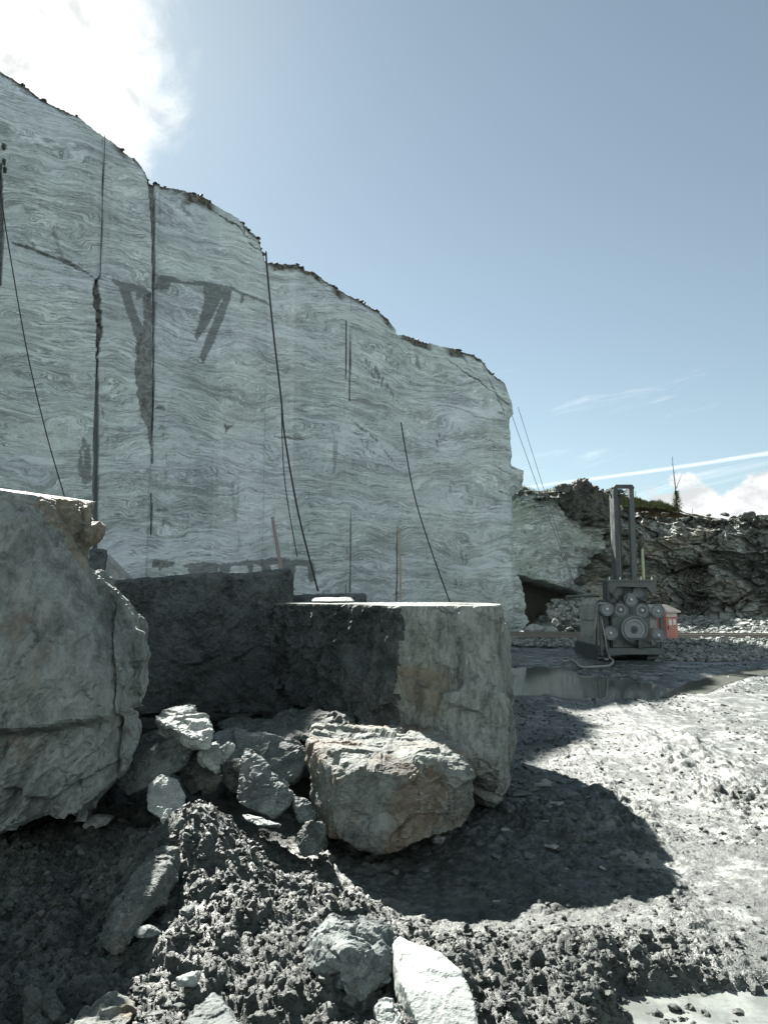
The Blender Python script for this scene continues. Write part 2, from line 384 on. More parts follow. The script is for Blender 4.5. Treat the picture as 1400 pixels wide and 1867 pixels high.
# wet run-down stains
mark(wet, [(198, 506), (230, 514), (262, 521), (276, 534), (276, 545), (262, 537), (254, 547), (250, 545), (247, 530), (238, 532), (247, 560), (262, 600), (256, 640), (246, 612), (232, 570), (218, 525)], 1, .5)
mark(wet, [(283, 522), (296, 498), (318, 502), (335, 512), (370, 511), (405, 517), (425, 522), (455, 535), (487, 547), (505, 555), (488, 552), (458, 541), (449, 537), (444, 552), (440, 549), (441, 535), (424, 528), (371, 520), (336, 516), (315, 512), (309, 526), (300, 526), (283, 527)], 1, .4)
mark(wet, [(371, 512), (416, 520), (406, 545), (394, 567), (382, 590), (362, 620), (356, 612), (364, 585), (374, 550)], 1, .4)
mark(wet, [(404, 521), (426, 527), (420, 550), (413, 570), (401, 600), (389, 630), (372, 663), (366, 650), (377, 615), (389, 590), (397, 565), (409, 543)], 1, .4)
mark(wet, [(336, 1028), (352, 1027), (395, 1024), (402, 1028), (432, 1026), (455, 1022), (470, 1021), (500, 1017), (540, 1020), (575, 1022), (578, 1030), (582, 1060), (567, 1060), (564, 1032), (545, 1030), (542, 1050), (522, 1055), (515, 1030), (497, 1030), (500, 1060), (482, 1060), (480, 1035), (464, 1027), (463, 1044), (470, 1060), (456, 1060), (453, 1035), (425, 1031), (418, 1052), (403, 1052), (400, 1034), (396, 1046), (380, 1042), (383, 1060), (365, 1056), (358, 1060), (350, 1060), (343, 1038)])
mark(dark, [(281, 1022), (300, 1020), (322, 1025), (316, 1032), (297, 1036), (294, 1044), (290, 1036), (279, 1034)], 0.8)
mark(dark, [(262, 535), (279, 533), (279, 840), (276, 835), (270, 790), (262, 760), (255, 740), (250, 700), (248, 650), (250, 620), (262, 605), (262, 570)], 0.78, 1.6)
mark(dark, [(410, 771), (416, 775), (432, 773), (424, 778), (417, 783), (414, 791), (412, 780)], 0.8, 0.3)
mark(wet, [(95, 415), (100, 413), (118, 470), (112, 472), (102, 440)], 0.55)
for (xx, yy, a_) in ((290, 743, 12), (292, 930, 15), (325, 345, 10), (345, 352, 14)):
    mark(dark, [(xx - a_ * 0.6, yy), (xx, yy - 5), (xx + a_, yy - 2), (xx + a_ * 1.1, yy + 3), (xx, yy + 4)], 0.7)
def scuff(x, y0, y1, w, lean=0.0, val=0.5):
    m = in_poly(UU + jx * .4, VV, poly_uv([(x, y0), (x + w, y0 + 10), (x + w + lean, y1 - 10), (x + lean, y1), (x - w * .6 + lean * .7, y0 + (y1 - y0) * .7)]))
    s_ = fbm(UU * 3.5, VV * 0.5 + UU * 0.2, UU * 0 + 3, 3.0, 3, 0.6, 9) > -0.05
    wet[m & s_] = np.maximum(wet[m & s_], val)
for a_ in ((148, 795, 885, 16, 6, .9), (186, 740, 815, 5, 12, .7), (612, 790, 865, 8, -2, .6), (805, 780, 815, 6, 0, .9), (828, 870, 905, 8, 2, .6), (422, 870, 1020, 5, 16, .4), (432, 840, 960, 4, 4, .35), (845, 970, 1035, 7, 8, .6),
           (838, 1040, 1075, 12, 0, .7), (300, 935, 970, 10, 4, .8), (312, 880, 930, 3, 2, .5), (566, 890, 990, 4, 3, .45), (500, 870, 1010, 4, 3, .3), (640, 990, 1010, 6, 0, 1), (300, 760, 880, 5, 2, .35)):
    scuff(*a_)
# diagonal saw drags
for a_ in (((660, 640), (690, 675), (728, 728), (18), .85), ((655, 650), (700, 700), (731, 732), 7, .9), ((640, 760), (690, 800), (729, 850), 6, .9), ((640, 770), (680, 822), (720, 840), 5, .7), ((60, 330), (85, 400), (118, 470), 6, .3)):
    q = [a_[0], a_[1], a_[2]]; s0 = wet.copy(); slot(q, [2, a_[3], 3], 0.0, a_[4], 1.0, wet)
    st = fbm(UU * 2 + VV * 2, UU * 9, UU * 0, 2.0, 2) > 0.1
    wet = np.where(st, s0, wet)
# open joints and saw slots
slot([(20, 440), (60, 455), (100, 470), (130, 482), (160, 498), (177, 512)], [1, 5, 4, 7, 2, 2], 0.12, 0.85, 1.0)
slot([(178, 512), (176, 530), (180, 565), (182, 600), (179, 660)], [4, 8, 9, 8, 2], 0.35, 1.0, 1.0)
slot([(179, 655), (177, 720), (176, 800), (174, 1000)], [1.5, 5, 7, 7], 0.45, 0.55)
slot([(190, 250), (188, 350), (186, 450), (184, 500), (177, 512)], [1.5, 1.5, 1.5, 1.5, 3], 0.2, 1.0)
slot([(277, 333), (281, 420), (281, 530), (281, 700), (279, 845)], [10, 6, 4, 3, 1.5], 0.3, 0.75)
slot([(278, 900), (278, 950), (277, 975)], [2, 4, 1], 0.2, 0.9)
slot([(2, 300), (3, 420), (1, 520)], [3, 7, 2], 0.3, 0.9)
slot([(636, 583), (636, 640), (635, 690)], [1.5, 3.5, 1], 0.25, 1.0)
slot([(644, 560), (643, 660), (642, 728)], [0.8, 4, 2], 0.25, 1.0)
slot([(645, 535), (644, 580)], [0.8, 0.8], 0.1, 0.6)
slot([(645, 925), (644, 1000), (643, 1080)], [0.7, 1.5, 3], 0.2, 1.0)
slot([(730, 960), (730, 1040), (729, 1095)], [2, 5, 5], 0.3, 0.8)
slot([(634, 1040), (635, 1085)], [1.5, 2], 0.1, 0.8)
slot([(504, 795), (530, 797), (560, 800)], [2, 4, 2], 0.08, 0.8, 1.2)
slot([(365, 360), (395, 385), (420, 400), (440, 412), (450, 428), (480, 440), (486, 452)], [2, 1.5, 4, 2, 1.5, 2, 1.5], 0.15, 1.0, 1.5)
slot([(450, 395), (449, 430)], [1.5, 1.5], 0.1, 1.0, 1.0)
slot([(455, 440), (470, 452), (487, 452)], [1, 1.5, 2], 0.15, 1.0, 1.0)
slot([(820, 650), (850, 672), (880, 690), (905, 712), (935, 735)], [2, 1.5, 3, 1.5, 2], 0.12, 1.0, 1.5)
slot([(880, 640), (895, 680), (915, 720), (928, 758)], [1, 1.5, 2, 1.5], 0.12, 1.0, 1.5)
slot([(852, 640), (860, 660)], [10, 5], 0.1, 0.5, 1.5)
slot([(885, 795), (900, 800), (910, 805)], [1, 2, 1], 0.1, 0.9, 1.5)
slot([(895, 817), (925, 820)], [1, 1.5], 0.1, 0.9, 1.5)
slot([(918, 895), (932, 898), (938, 905)], [2, 1.5, 3], 0.12, 1.0, 1.2)
slot([(918, 845), (919, 858), (930, 860)], [1.5, 1.5, 1], 0.1, 0.9, 1.0)
slot([(805, 1003), (820, 1010), (825, 1005)], [1, 1.5, 1], 0.05, 0.8, 1.0)
slot([(920, 1135), (962, 1137)], [1.2, 1.2], 0.03, 0.7, 0.2)
slot([(910, 1148), (962, 1145)], [3, 2], 0.06, 0.9, 0.4)
for x_, y_ in ((8, 268), (8, 296), (10, 310)): slot([(x_, y_ - 3), (x_, y_ + 2)], [5, 5], 0.3, 1.0)
for i in range(26):       # small mica pits
    x_ = RNG.uniform(290, 920); y_ = RNG.uniform(720, 1040)
    slot([(x_, y_), (x_ + RNG.uniform(2, 9), y_ + RNG.uniform(-2, 3))], [1, 1.4], 0.02, 0.6, 1.0)
dirt = np.maximum(dirt, sstep(tde + 0.10 * fbm(UU, VV, UU * 0, 2.5, 4), 0.16, 0.04) * (fbm(UU, UU * 0, UU * 0, 0.5, 3, 0.5, 3) > -0.25))
for (x0, x1, d_) in ((190, 235, .45), (325, 400, .6), (435, 478, .35), (490, 600, .30), (605, 640, .35), (700, 728, .3), (733, 800, .25), (815, 860, .4)):
    ua, ub = WUV(x0, 500)[0], WUV(x1, 500)[0]
    w_ = sstep(UU, ua, ua + .4) * sstep(UU, ub, ub - .4) * sstep(tde + 0.25 * fbm(UU, VV, UU * 0, 1.9, 4), d_, d_ * .6)
    dirt = np.maximum(dirt, w_)
ridge_lift = 0.10 * np.maximum(0, fbm(cols_u, cols_u * 0 + 4, cols_u * 0, 3.0, 4, 0.65))
VV += dirt[-1][None, :] * ridge_lift[None, :] * sstep(tde, 0.15, 0.0)
FR = O[None, None, :] + UU[..., None] * UD + off[..., None] * ND; FR[..., 2] += VV
# end face: turns the corner and runs back, rough
sk = np.linspace(0, 1, nside + 1)[1:]
last = FR[:, -1, :]; vlast = VV[:, -1]
back_len = 9.0
S = last[:, None, :] - ND * (sk[None, :, None] * back_len) + UD * (-(sk[None, :, None] ** 1.4) * 2.6)
dn = 0.55 * fbm(S[..., 0], S[..., 1], S[..., 2], 0.7, 5, 0.55) * sstep(sk[None, :], 0, 0.15)
dn = np.minimum(dn, 0.02); S += UD * (dn - 0.5 * sstep(sk[None, :], 0, 0.1))[..., None]
S[..., 2] += (sk[None, :] * 0.8) * tt[:, None]
ALL = np.concatenate([FR, S], axis=1)
W_ = np.concatenate([wet, np.zeros(S.shape[:2])], 1); Dk = np.concatenate([dark, 0.25 * (dn < -0.12)], 1); Dt = np.concatenate([dirt, np.zeros(S.shape[:2])], 1)
# top cap running back to a spine
capc = ALL[-1]
spine_front = capc[:nfront] - ND * 9.0
spine_side = np.repeat(spine_front[-1:], nside, 0) - UD * 4.0
spine = np.concatenate([np.where((cols_u > UR0 - 4)[:, None], spine_front - UD * np.clip(cols_u - (UR0 - 4), 0, 4)[:, None], spine_front), spine_side])
ck = (np.arange(1, NCAP + 1) / NCAP) ** 1.6
CAP = capc[None] * (1 - ck[:, None, None]) + spine[None] * ck[:, None, None]
CAP[..., 2] += 0.5 * ck[:, None] + 0.16 * fbm(CAP[..., 0], CAP[..., 1], CAP[..., 0] * 0, 1.2, 5, 0.6) * sstep(ck[:, None], 0, 0.05) - 0.08 * sstep(ck[:, None], 0, 0.02)
BK = CAP[-1:].copy(); BK[..., 2] = -0.5; BK -= ND * 1.0
VERT = np.concatenate([ALL, CAP, BK], 0); nr_, nc_ = VERT.shape[:2]
z_ = lambda a, v: np.concatenate([a, np.full((NCAP + 1, nc_), v)], 0)
me = np_mesh('cliff', VERT.reshape(-1, 3), grid_quads(nr_, nc_), False, {'tone': z_(np.concatenate([tone, np.zeros(S.shape[:2])], 1), 0), 'wet': z_(W_, 0), 'dark': z_(Dk, 0), 'dirt': z_(Dt, 1)})
cliff = link('cliff', me, m_wall); tag(cliff, 'tall pale banded quarry face sawn flat, with wet run-down stains', 'cliff', kind='structure')

RIM = None
# ------------------------------------------------------------------ ground height
PUD = [G(925, 1215), G(985, 1212), G(1035, 1220), G(1060, 1226), G(1120, 1235), G(1180, 1243), G(1205, 1252), G(1195, 1268), G(1120, 1270), G(1050, 1266), G(1000, 1262), G(930, 1262), G(860, 1262), G(800, 1240), G(850, 1216)]
PUDP = [(p[0], p[1]) for p in PUD]
PUD2 = [(p[0], p[1]) for p in (G(1215, 1262), G(1260, 1240), G(1330, 1222), G(1390, 1214), G(1400, 1222), G(1330, 1240), G(1280, 1262))]
PUD3 = [(p[0], p[1]) for p in (G(1135, 1800), G(1250, 1792), G(1420, 1790), G(1500, 1880), G(1400, 1960), G(1120, 1960), G(1150, 1850))]
def sd_poly(x, y, poly):
    ins = in_poly(x, y, poly); d = np.full(x.shape, 1e9)
    for i in range(len(poly)):
        x1, y1 = poly[i]; x2, y2 = poly[(i + 1) % len(poly)]; a, b_ = x2 - x1, y2 - y1
        q = np.clip(((x - x1) * a + (y - y1) * b_) / (a * a + b_ * b_), 0, 1)
        d = np.minimum(d, np.hypot(x - x1 - q * a, y - y1 - q * b_))
    return np.where(ins, -d, d)
def bumpg(x, y, cx, cy, sx, sy, h, r=0.0):
    c_, s_ = math.cos(r), math.sin(r); a = (x - cx) * c_ + (y - cy) * s_; b_ = -(x - cx) * s_ + (y - cy) * c_
    return h * np.exp(-(a / sx) ** 2 - (b_ / sy) ** 2)
def macro(x, y):
    h = 0.025 * fbm(x, y, x * 0, 0.6, 3)
    left = sstep(-x + 0.35 * (4.4 - y), -0.5, 1.3) * sstep(y, 9.0, 6.2)
    h = h + 0.10 * left
    h = h + bumpg(x, y, -1.02, 4.15, 0.33, 0.50, 0.36, 0.3)            # heap by the rocks
    h = h + bumpg(x, y, -0.75, 3.35, 0.34, 0.65, 0.07, -0.2)
    h = h + bumpg(x, y, -0.15, 3.25, 0.55, 0.35, 0.03, -0.4)
    h = h + bumpg(x, y, 0.75, 3.30, 0.80, 0.28, 0.05, -0.25)           # berm pushed up beside the wheel track
    h = h + bumpg(x, y, -1.9, 6.1, 1.1, 0.8, 0.12)
    h = h + bumpg(x, y, -0.95, 6.0, 0.8, 0.6, 0.10)
    h = h - bumpg(x, y, 0.45, 4.2, 0.55, 0.45, 0.06)                   # smooth basin in the shade
    return h
def heap_zone(x, y):
    z = sstep(-x + 0.9 * (4.05 - y) + 0.12 * fbm(x, y, x * 0, 1.5, 3), -0.15, 0.25)
    z = np.maximum(z, sstep((4.0 - y) + 0.1 * fbm(x, y, x * 0 + 3, 2, 3), 0.05, 0.35) * sstep(x, 1.75, 1.2))
    return z * sstep(y, 8, 6.5)
def ground_h(x, y, detail=True):
    h = macro(x, y); z0 = x * 0
    hz = heap_zone(x, y)
    wx = x + 0.05 * fbm(x, y, z0, 5, 3, 0.6, 11); wy = y + 0.05 * fbm(x, y, z0 + 5, 5, 3, 0.6, 12)
    lump = 0
    wx = wx + 0.02 * fbm(x, y, z0, 22, 3, 0.7, 13); wy = wy + 0.02 * fbm(x, y, z0 + 5, 22, 3, 0.7, 14)
    for sc_, am in ((3.2, 0.10), (7.5, 0.065), (19.0, 0.022), (40, 0.014)):
        f1, f2, cr = worley(wx * sc_, wy * sc_, z0, int(sc_), True)
        lump = lump + am * (np.sqrt(np.clip(1 - (f1 / 0.85) ** 2, 0, 1)) - 0.5) * (0.35 + 1.1 * cr)
    lump = lump - 0.02 + 0.055 * fbm(x, y, z0, 8, 6, 0.74, 4) + 0.02 * fbm(x, y, z0, 32, 3, 0.7, 5, True)
    # churned flat mud with ribs across the track
    rt = x * 1.0 + 0.12 * y
    rib = 0.013 * fbm(x * 2.2 + 0.2 * y, y * 9.0, z0, 1.0, 5, 0.62, 21, True) + 0.024 * fbm(x * 11, y * 15, z0, 1.0, 5, 0.72, 22) + 0.016 * sstep(y, 8, 5) * fbm(x * 26, y * 34, z0, 1.0, 3, 0.7, 23)
    clod = 0
    dst = np.hypot(np.maximum(np.abs(x) - 2.5, 0) * 2.0, y)
    for sc_, am in ((8, 0.040), (17, 0.028 * sstep(dst, 13, 6)), (33, 0.016 * sstep(dst, 7, 4))):
        f1, f2, cr = worley(wx * sc_, wy * sc_ * 1.3, z0, 77 + sc_, True); clod = clod + am * np.sqrt(np.clip(1 - (f1 / 0.6) ** 2, 0, 1)) * np.clip((cr - 0.5) * 2.5, 0, 1)
    for c_x, c_w in ((1.55, .10), (2.40, .12), (2.8, .12), (3.65, .14)):      # squeezed-up rut shoulders
        flr = np.exp(-((x - (c_x + 0.14 * (y - 4))) / c_w) ** 2); clod = clod * (1 + 0.5 * flr) + 0.022 * flr * (0.6 + 0.8 * fbm(x, y, z0, 1.3, 3, 0.5, 24))
    patch = 0.35 + 0.65 * sstep(fbm(x, y, z0, 0.7, 4, 0.6, 31), -0.25, 0.3)
    tr = np.exp(-((x - (1.95 + 0.13 * (y - 4))) / 0.30) ** 2)           # smoother wheel track
    tr2 = np.exp(-((x - (3.2 + 0.16 * (y - 4))) / 0.30) ** 2)
    flat = (rib + clod) * patch * (1 - 0.6 * np.maximum(tr, tr2)) - 0.02 * np.maximum(tr, tr2)
    basin = bumpg(x, y, 0.35, 4.35, 0.55, 0.5, 1.0)
    flat = flat * (1 - 0.6 * basin)
    big = sstep(y, 3.0, 14.0)
    flat = flat * (1 - 0.15 * big) + 0.03 * big * fbm(x * 0.7, y * 0.6, z0, 1.0, 5, 0.6, 41) * sstep(y, 60, 30)
    fade = sstep(np.hypot(x, y - 3), 90, 50)
    h = h + (lump * hz + flat * (1 - hz)) * fade
    for pd, dp, w_ in ((PUDP, 0.10, 0.5), (PUD2, 0.06, 0.3), (PUD3, 0.07, 0.16)):
        s_ = sd_poly(x, y, pd) + 0.18 * w_ * fbm(x, y, z0, 3.0 / w_ ** 0.5, 4, 0.6, 51)
        k_ = sstep(s_, w_, -w_ * 0.2)
        h = h * (1 - 0.8 * k_) - dp * k_
    return h, hz
def gz(x, y):
    return float(macro(np.array([float(x)]), np.array([float(y)]))[0])

def axis(lo, hi, start, f_):
    out = [start]
    while out[-1] < hi: out.append(out[-1] + f_(out[-1]))
    o2 = [start]
    while o2[-1] > lo: o2.append(o2[-1] - f_(o2[-1]))
    return np.array(o2[:0:-1] + out)
gx = axis(-190, 230, 0.0, lambda x: 0.011 if -2.6 < x < 2.6 else (0.011 + 0.006 * (abs(x) - 2.6) + 0.0012 * (abs(x) - 2.6) ** 2))
gy = axis(-60, 420, 3.5, lambda y: (0.010 if 2.0 < y < 4.5 else (0.010 + (y - 4.5) ** 1.5 * 0.0055 if y > 4.5 else 0.01 + (2.0 - y) * 0.12)))
X, Y = np.meshgrid(gx, gy)
H, HZ = ground_h(X, Y)
# far country drops away behind the quarry rim
me = np_mesh('ground', np.stack([X, Y, H], -1).reshape(-1, 3), grid_quads(len(gy), len(gx)), True, {'heap': HZ})
m_mud, t, b = new_mat('wet_mud', 0.6, 0.7)
pos = t.node('ShaderNodeNewGeometry').outputs['Position']
hz = attr_node(t, 'heap')
n1 = t.noise(pos, 1.1, 6, 0.6, 0.4); n2 = t.noise(pos, 9, 7, 0.65); n3 = t.noise(pos, 60, 6, 0.7)
col = t.mix(t.ramp(n2, 0.35, 0.68), (0.018, 0.025, 0.021, 1), (0.062, 0.077, 0.067, 1))
col = t.mix(t.ramp(n3, 0.55, 0.72, 0.0, 0.5), col, (0.16, 0.175, 0.163, 1))
col = t.mix(t.ramp(n1, 0.45, 0.65, 0.0, 0.3), col, (0.13, 0.142, 0.133, 1))
spk = t.noise(pos, 16, 7, 0.75, 0.4); sp2 = t.noise(t.mapping(pos, scale=(1, 1.6, 1)), 4.2, 7, 0.72)
col = t.mix(t.math('MULTIPLY', t.ramp(t.math('ADD', t.math('MULTIPLY', spk, 0.6), t.math('MULTIPLY', sp2, 0.4)), 0.51, 0.42), 0.85), col, (0.012, 0.016, 0.014, 1))
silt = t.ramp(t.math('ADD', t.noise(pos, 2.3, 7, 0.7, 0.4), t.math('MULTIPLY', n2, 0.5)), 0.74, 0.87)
sx = t.sep(pos); lit_strip = t.ramp(t.math('SUBTRACT', sx[0], t.math('ADD', 0.85, t.math('MULTIPLY', sx[1], 0.10))), -0.3, 0.7, 0.12, 1.0)  # sunlit strip's brightness put into the colour: pale silt mostly confined to it
silt = t.math('MULTIPLY', silt, lit_strip)
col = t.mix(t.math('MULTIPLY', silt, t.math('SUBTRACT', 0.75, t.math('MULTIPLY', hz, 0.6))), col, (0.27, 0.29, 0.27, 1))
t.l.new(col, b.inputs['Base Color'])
wetf = t.ramp(t.noise(pos, 0.9, 6, 0.65, 0.3), 0.44, 0.62)
rfl = t.math('ADD', t.math('MULTIPLY', wetf, -0.20), t.ramp(n3, 0.3, 0.7, 0.47, 0.64))
t.l.new(t.math('ADD', rfl, t.math('MULTIPLY', hz, 0.10)), b.inputs['Roughness'])
bump(t, b, t.math('ADD', t.math('MULTIPLY', n2, 0.7), t.math('ADD', t.math('MULTIPLY', n3, 0.35), t.math('MULTIPLY', t.noise(pos, 25, 6, 0.7), 0.5))), 0.9, 0.035)
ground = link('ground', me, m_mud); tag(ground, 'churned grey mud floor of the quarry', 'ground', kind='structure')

# standing water
m_water, t, b = new_mat('muddy_water', 0.06, 0.5)
b.inputs['Base Color'].default_value = (0.14, 0.15, 0.135, 1); b.inputs['IOR'].default_value = 1.33
pos = t.node('ShaderNodeNewGeometry').outputs['Position']
bump(t, b, t.noise(pos, 3.5, 3, 0.5), 0.03, 0.02)
m_silt, t, b = new_mat('pale_wet_silt', 0.30, 0.6)
pos = t.node('ShaderNodeNewGeometry').outputs['Position']
t.l.new(t.mix(t.ramp(t.noise(pos, 5, 6, 0.7), 0.35, 0.65), (0.12, 0.13, 0.12, 1), (0.22, 0.235, 0.22, 1)), b.inputs['Base Color']); bump(t, b, t.noise(pos, 14, 5, 0.6), 0.25, 0.01)
def water(name, pts, z, label, mat=None):
    c = np.mean(pts, 0); P_ = [c] + [c + (np.array(p) - c) * 1.12 for p in pts]
    V = [(p[0], p[1], z) for p in P_]; me = bpy.data.meshes.new(name)
    me.from_pydata(V, [], [(0, i + 1, (i + 1) % len(pts) + 1) for i in range(len(pts))]); me.update()
    tag(link(name, me, mat or m_water), label, 'puddle', kind='structure')
water('puddle', PUDP, -0.050, 'long shallow puddle reflecting the pale cliff end')
water('puddle', PUD2, -0.042, 'narrow wet streak in the mud beyond the sunlit track')
water('puddle', PUD3, -0.046, 'sunlit smooth wet patch at the near right corner', m_silt)

# ------------------------------------------------------------------ rock builder
def hull_bm(pts):
    bm = bmesh.new()
    for p in pts: bm.verts.new(tuple(float(c_) for c_ in p))
    r = bmesh.ops.convex_hull(bm, input=bm.verts)
    bmesh.ops.delete(bm, geom=list({g for g in r['geom_interior'] if isinstance(g, bmesh.types.BMVert)} | {g for g in r['geom_unused'] if isinstance(g, bmesh.types.BMVert)}), context='VERTS')
    return bm
def join_bm(bms):
    me = bpy.data.meshes.new('tmp'); out = bmesh.new()
    for b_ in bms:
        m_ = bpy.data.meshes.new('t'); b_.to_mesh(m_); out.from_mesh(m_); bpy.data.meshes.remove(m_); b_.free()
    return out
def remesh(bm, vox):
    me = bpy.data.meshes.new('tmp'); bm.to_mesh(me); bm.free()
    o = bpy.data.objects.new('tmp', me); C.objects.link(o)
    md = o.modifiers.new('r', 'REMESH'); md.mode = 'VOXEL'; md.voxel_size = vox
    sm = o.modifiers.new('s', 'SMOOTH'); sm.iterations = 1; sm.factor = 0.4
    dg = bpy.context.evaluated_depsgraph_get(); dg.update()
    r = bpy.data.meshes.new_from_object(o.evaluated_get(dg)); bpy.data.objects.remove(o); bpy.data.meshes.remove(me)
    return r
def get_co(me):
    a = np.empty(len(me.vertices) * 3, np.float32); me.vertices.foreach_get('co', a); return a.reshape(-1, 3).astype(np.float64)
def get_no(me):
    a = np.empty(len(me.vertices) * 3, np.float32); me.vertex_normals.foreach_get('vector', a); return a.reshape(-1, 3).astype(np.float64)
def rockify(me, amp=0.03, sc=2.5, chip=0.03, chs=3.5, strat=0.0, sdir=(0, 0, 1), sfreq=12, seed=0, fine=0.006, clip=()):
    co = get_co(me); no = get_no(me); x, y, z = co.T
    s = seed * 13.7
    d = amp * fbm(x + s, y, z, sc, 4, 0.5, seed)
    if chip:
        wx = x + 0.10 / chs * fbm(x, y, z, chs * 1.5, 3, 0.5, seed + 3) * 3
        for q_, a_ in ((1.0, 1.0), (2.3, 0.40), (5.1, 0.12)):
            e_, cr, tl_ = worley_tilt(wx * chs * q_ + s, y * chs * q_, z * chs * q_, seed + 9)
            d += a_ * chip * ((cr - 0.5) * 0.5 + tl_ * 2.4) * sstep(e_, 0.0, 0.06)
    if strat:
        sd_ = np.array(sdir, float); sd_ /= np.linalg.norm(sd_)
        q = co @ sd_ + 0.06 * fbm(x, y, z, 1.5, 3, 0.5, seed + 5)
        st = vnoise(q * sfreq, x * 1.2 + s, y * 1.2, seed + 6) + 0.5 * vnoise(q * sfreq * 2.3, x * 2, y * 2, seed + 7)
        d += strat * st
    d += fine * fbm(x, y, z, sc * 9, 4, 0.65, seed + 8) + fine * 0.5 * fbm(x, y, z, sc * 30, 3, 0.65, seed + 18)
    co = co + no * d[:, None]
    for (p_, n_) in clip:
        h_ = (co - p_) @ n_; co = co - np.maximum(h_, 0)[:, None] * n_
    me.vertices.foreach_set('co', co.astype(np.float32).ravel()); me.update(); return me
def recentre(me):
    co = get_co(me); c_ = np.array(((co[:, 0].min() + co[:, 0].max()) / 2, (co[:, 1].min() + co[:, 1].max()) / 2, co[:, 2].min()))
    me.vertices.foreach_set('co', (co - c_).astype(np.float32).ravel()); me.update(); return c_
def rock(name, hulls, vox, mat, label, cat='rock', group=None, smooth=False, **kw):
    bm = join_bm([hull_bm(h) for h in hulls]); me = remesh(bm, vox); rockify(me, **kw)
    c_ = recentre(me); me.polygons.foreach_set('use_smooth', np.full(len(me.polygons), smooth, bool)); me.name = name
    o = link(name, me, mat); o.location = c_; return tag(o, label, cat, group)
def pp(lst): return [P(*q) for q in lst]
def slab(front, d, th, shrink=0.85, lean=0.0, up=0.0):
    """front outline in px at depth d (number or per-point third value), back copy pushed th away"""
    f = [P(q[0], q[1], q[2] if len(q) > 2 else d) for q in front]; c_ = np.mean(f, 0)
    bk = [c_ + (p - c_) * shrink + np.array((lean, th, up)) for p in f]
    return f + bk

def plane3(a, b, c):
    n_ = np.cross(b - a, c - a); n_ = n_ / np.linalg.norm(n_); return (a, n_ if n_[2] > 0 else -n_)
m_r_left = rock_mat('boulder_stone', (0.075, 0.090, 0.085), (0.255, 0.288, 0.275), (0.17, 0.15, 0.12), 0.08, 1.0, (1, 1, 0.40), bs=0.6, bd=0.03, veins=0.25)
m_r_dark = rock_mat('rough_dark_stone', (0.030, 0.038, 0.038), (0.15, 0.172, 0.172), None, 0, 1.6, (1, 1, 1.2), (0.3, 0.5, 0), bs=1.0, bd=0.04, veins=0.9, pale=(0.17, 0.19, 0.18))
m_r_block = rock_mat('sawn_block_stone', (0.06, 0.072, 0.066), (0.30, 0.33, 0.305), (0.16, 0.14, 0.10), 0.25, 1.2, (1, 1, 0.35), (0.15, 0.2, 0), bs=0.8, bd=0.03, veins=0.6)
m_r_brown = rock_mat('rusty_boulder_stone', (0.065, 0.074, 0.067), (0.235, 0.258, 0.238), (0.135, 0.106, 0.074), 0.62, 2.0, (1, 1, 1.6), bs=0.8, bd=0.02, veins=0.6)
m_r_grey = rock_mat('grey_slate', (0.045, 0.056, 0.055), (0.165, 0.19, 0.185), (0.14, 0.11, 0.075), 0.05, 3.0, (1, 1, 1.5), bs=0.7, bd=0.012, veins=0.4)
m_r_pale = rock_mat('pale_broken_stone', (0.17, 0.19, 0.18), (0.38, 0.41, 0.39), (0.2, 0.18, 0.14), 0.05, 3.0, (1, 1, 1.8), bs=0.6, bd=0.012, veins=0.3, pale=(0.6, 0.62, 0.6))
m_r_mid = rock_mat('muddy_stone', (0.028, 0.034, 0.032), (0.125, 0.142, 0.133), (0.10, 0.085, 0.062), 0.25, 3.2, (1, 1, 1.4), bs=0.8, bd=0.014, veins=0.4)

# left boulder: smooth wall-like face, brown broken shoulder piece, undercut foot
rock('boulder', [
    pp([(-420, 840, 4.6), (-60, 882, 4.5), (0, 893, 4.5), (60, 905, 4.55), (100, 915, 4.6), (-420, 832, 6.8), (90, 903, 6.6), (0, 888, 6.6),
        (-420, 1560, 4.5), (-100, 1560, 4.3), (10, 1540, 4.25), (120, 1500, 4.35), (195, 1440, 4.45), (225, 1395, 4.6), (240, 1310, 4.6), (242, 1200, 4.65), (205, 1110, 4.65), (160, 1050, 4.65), (110, 960, 4.6),
        (-420, 1500, 6.9), (180, 1400, 6.4), (200, 1200, 6.4), (150, 1060, 6.3), (-60, 1250, 4.12), (60, 1240, 4.15), (170, 1230, 4.28), (60, 1050, 4.3)]),
    pp([(100, 916, 4.75), (168, 918, 4.85), (178, 938, 4.85), (176, 958, 4.8), (160, 1035, 4.85), (130, 1010, 4.72), (90, 950, 4.7), (60, 905, 4.7), (60, 903, 6.2), (165, 914, 6.2), (150, 1030, 6.1)]),
    pp([(160, 1045, 4.75), (187, 1050, 4.7), (215, 1085, 4.7), (248, 1130, 4.7), (266, 1200, 4.75), (270, 1262, 4.75), (248, 1300, 4.8), (225, 1240, 4.7), (205, 1120, 4.75), (180, 1080, 6.1), (240, 1150, 6.1), (250, 1270, 6.1), (200, 1290, 5.0)]),
    pp([(225, 1300, 4.72), (243, 1325, 4.8), (238, 1375, 4.85), (222, 1420, 4.8), (170, 1490, 4.7), (110, 1520, 4.6), (180, 1380, 4.55), (190, 1310, 5.8), (220, 1400, 5.9), (140, 1490, 5.8)])],
    0.019, m_r_left, 'huge pale grey boulder towering at the left edge, smooth face over a splintered foot', 'boulder',
    amp=0.05, sc=1.1, chip=0.06, chs=1.5, strat=0.010, sdir=(0.9, 0.2, -0.45), sfreq=9, seed=3, fine=0.018, clip=(plane3(P(0, 893, 4.5), P(165, 917, 4.85), P(0, 887, 6.8)),))

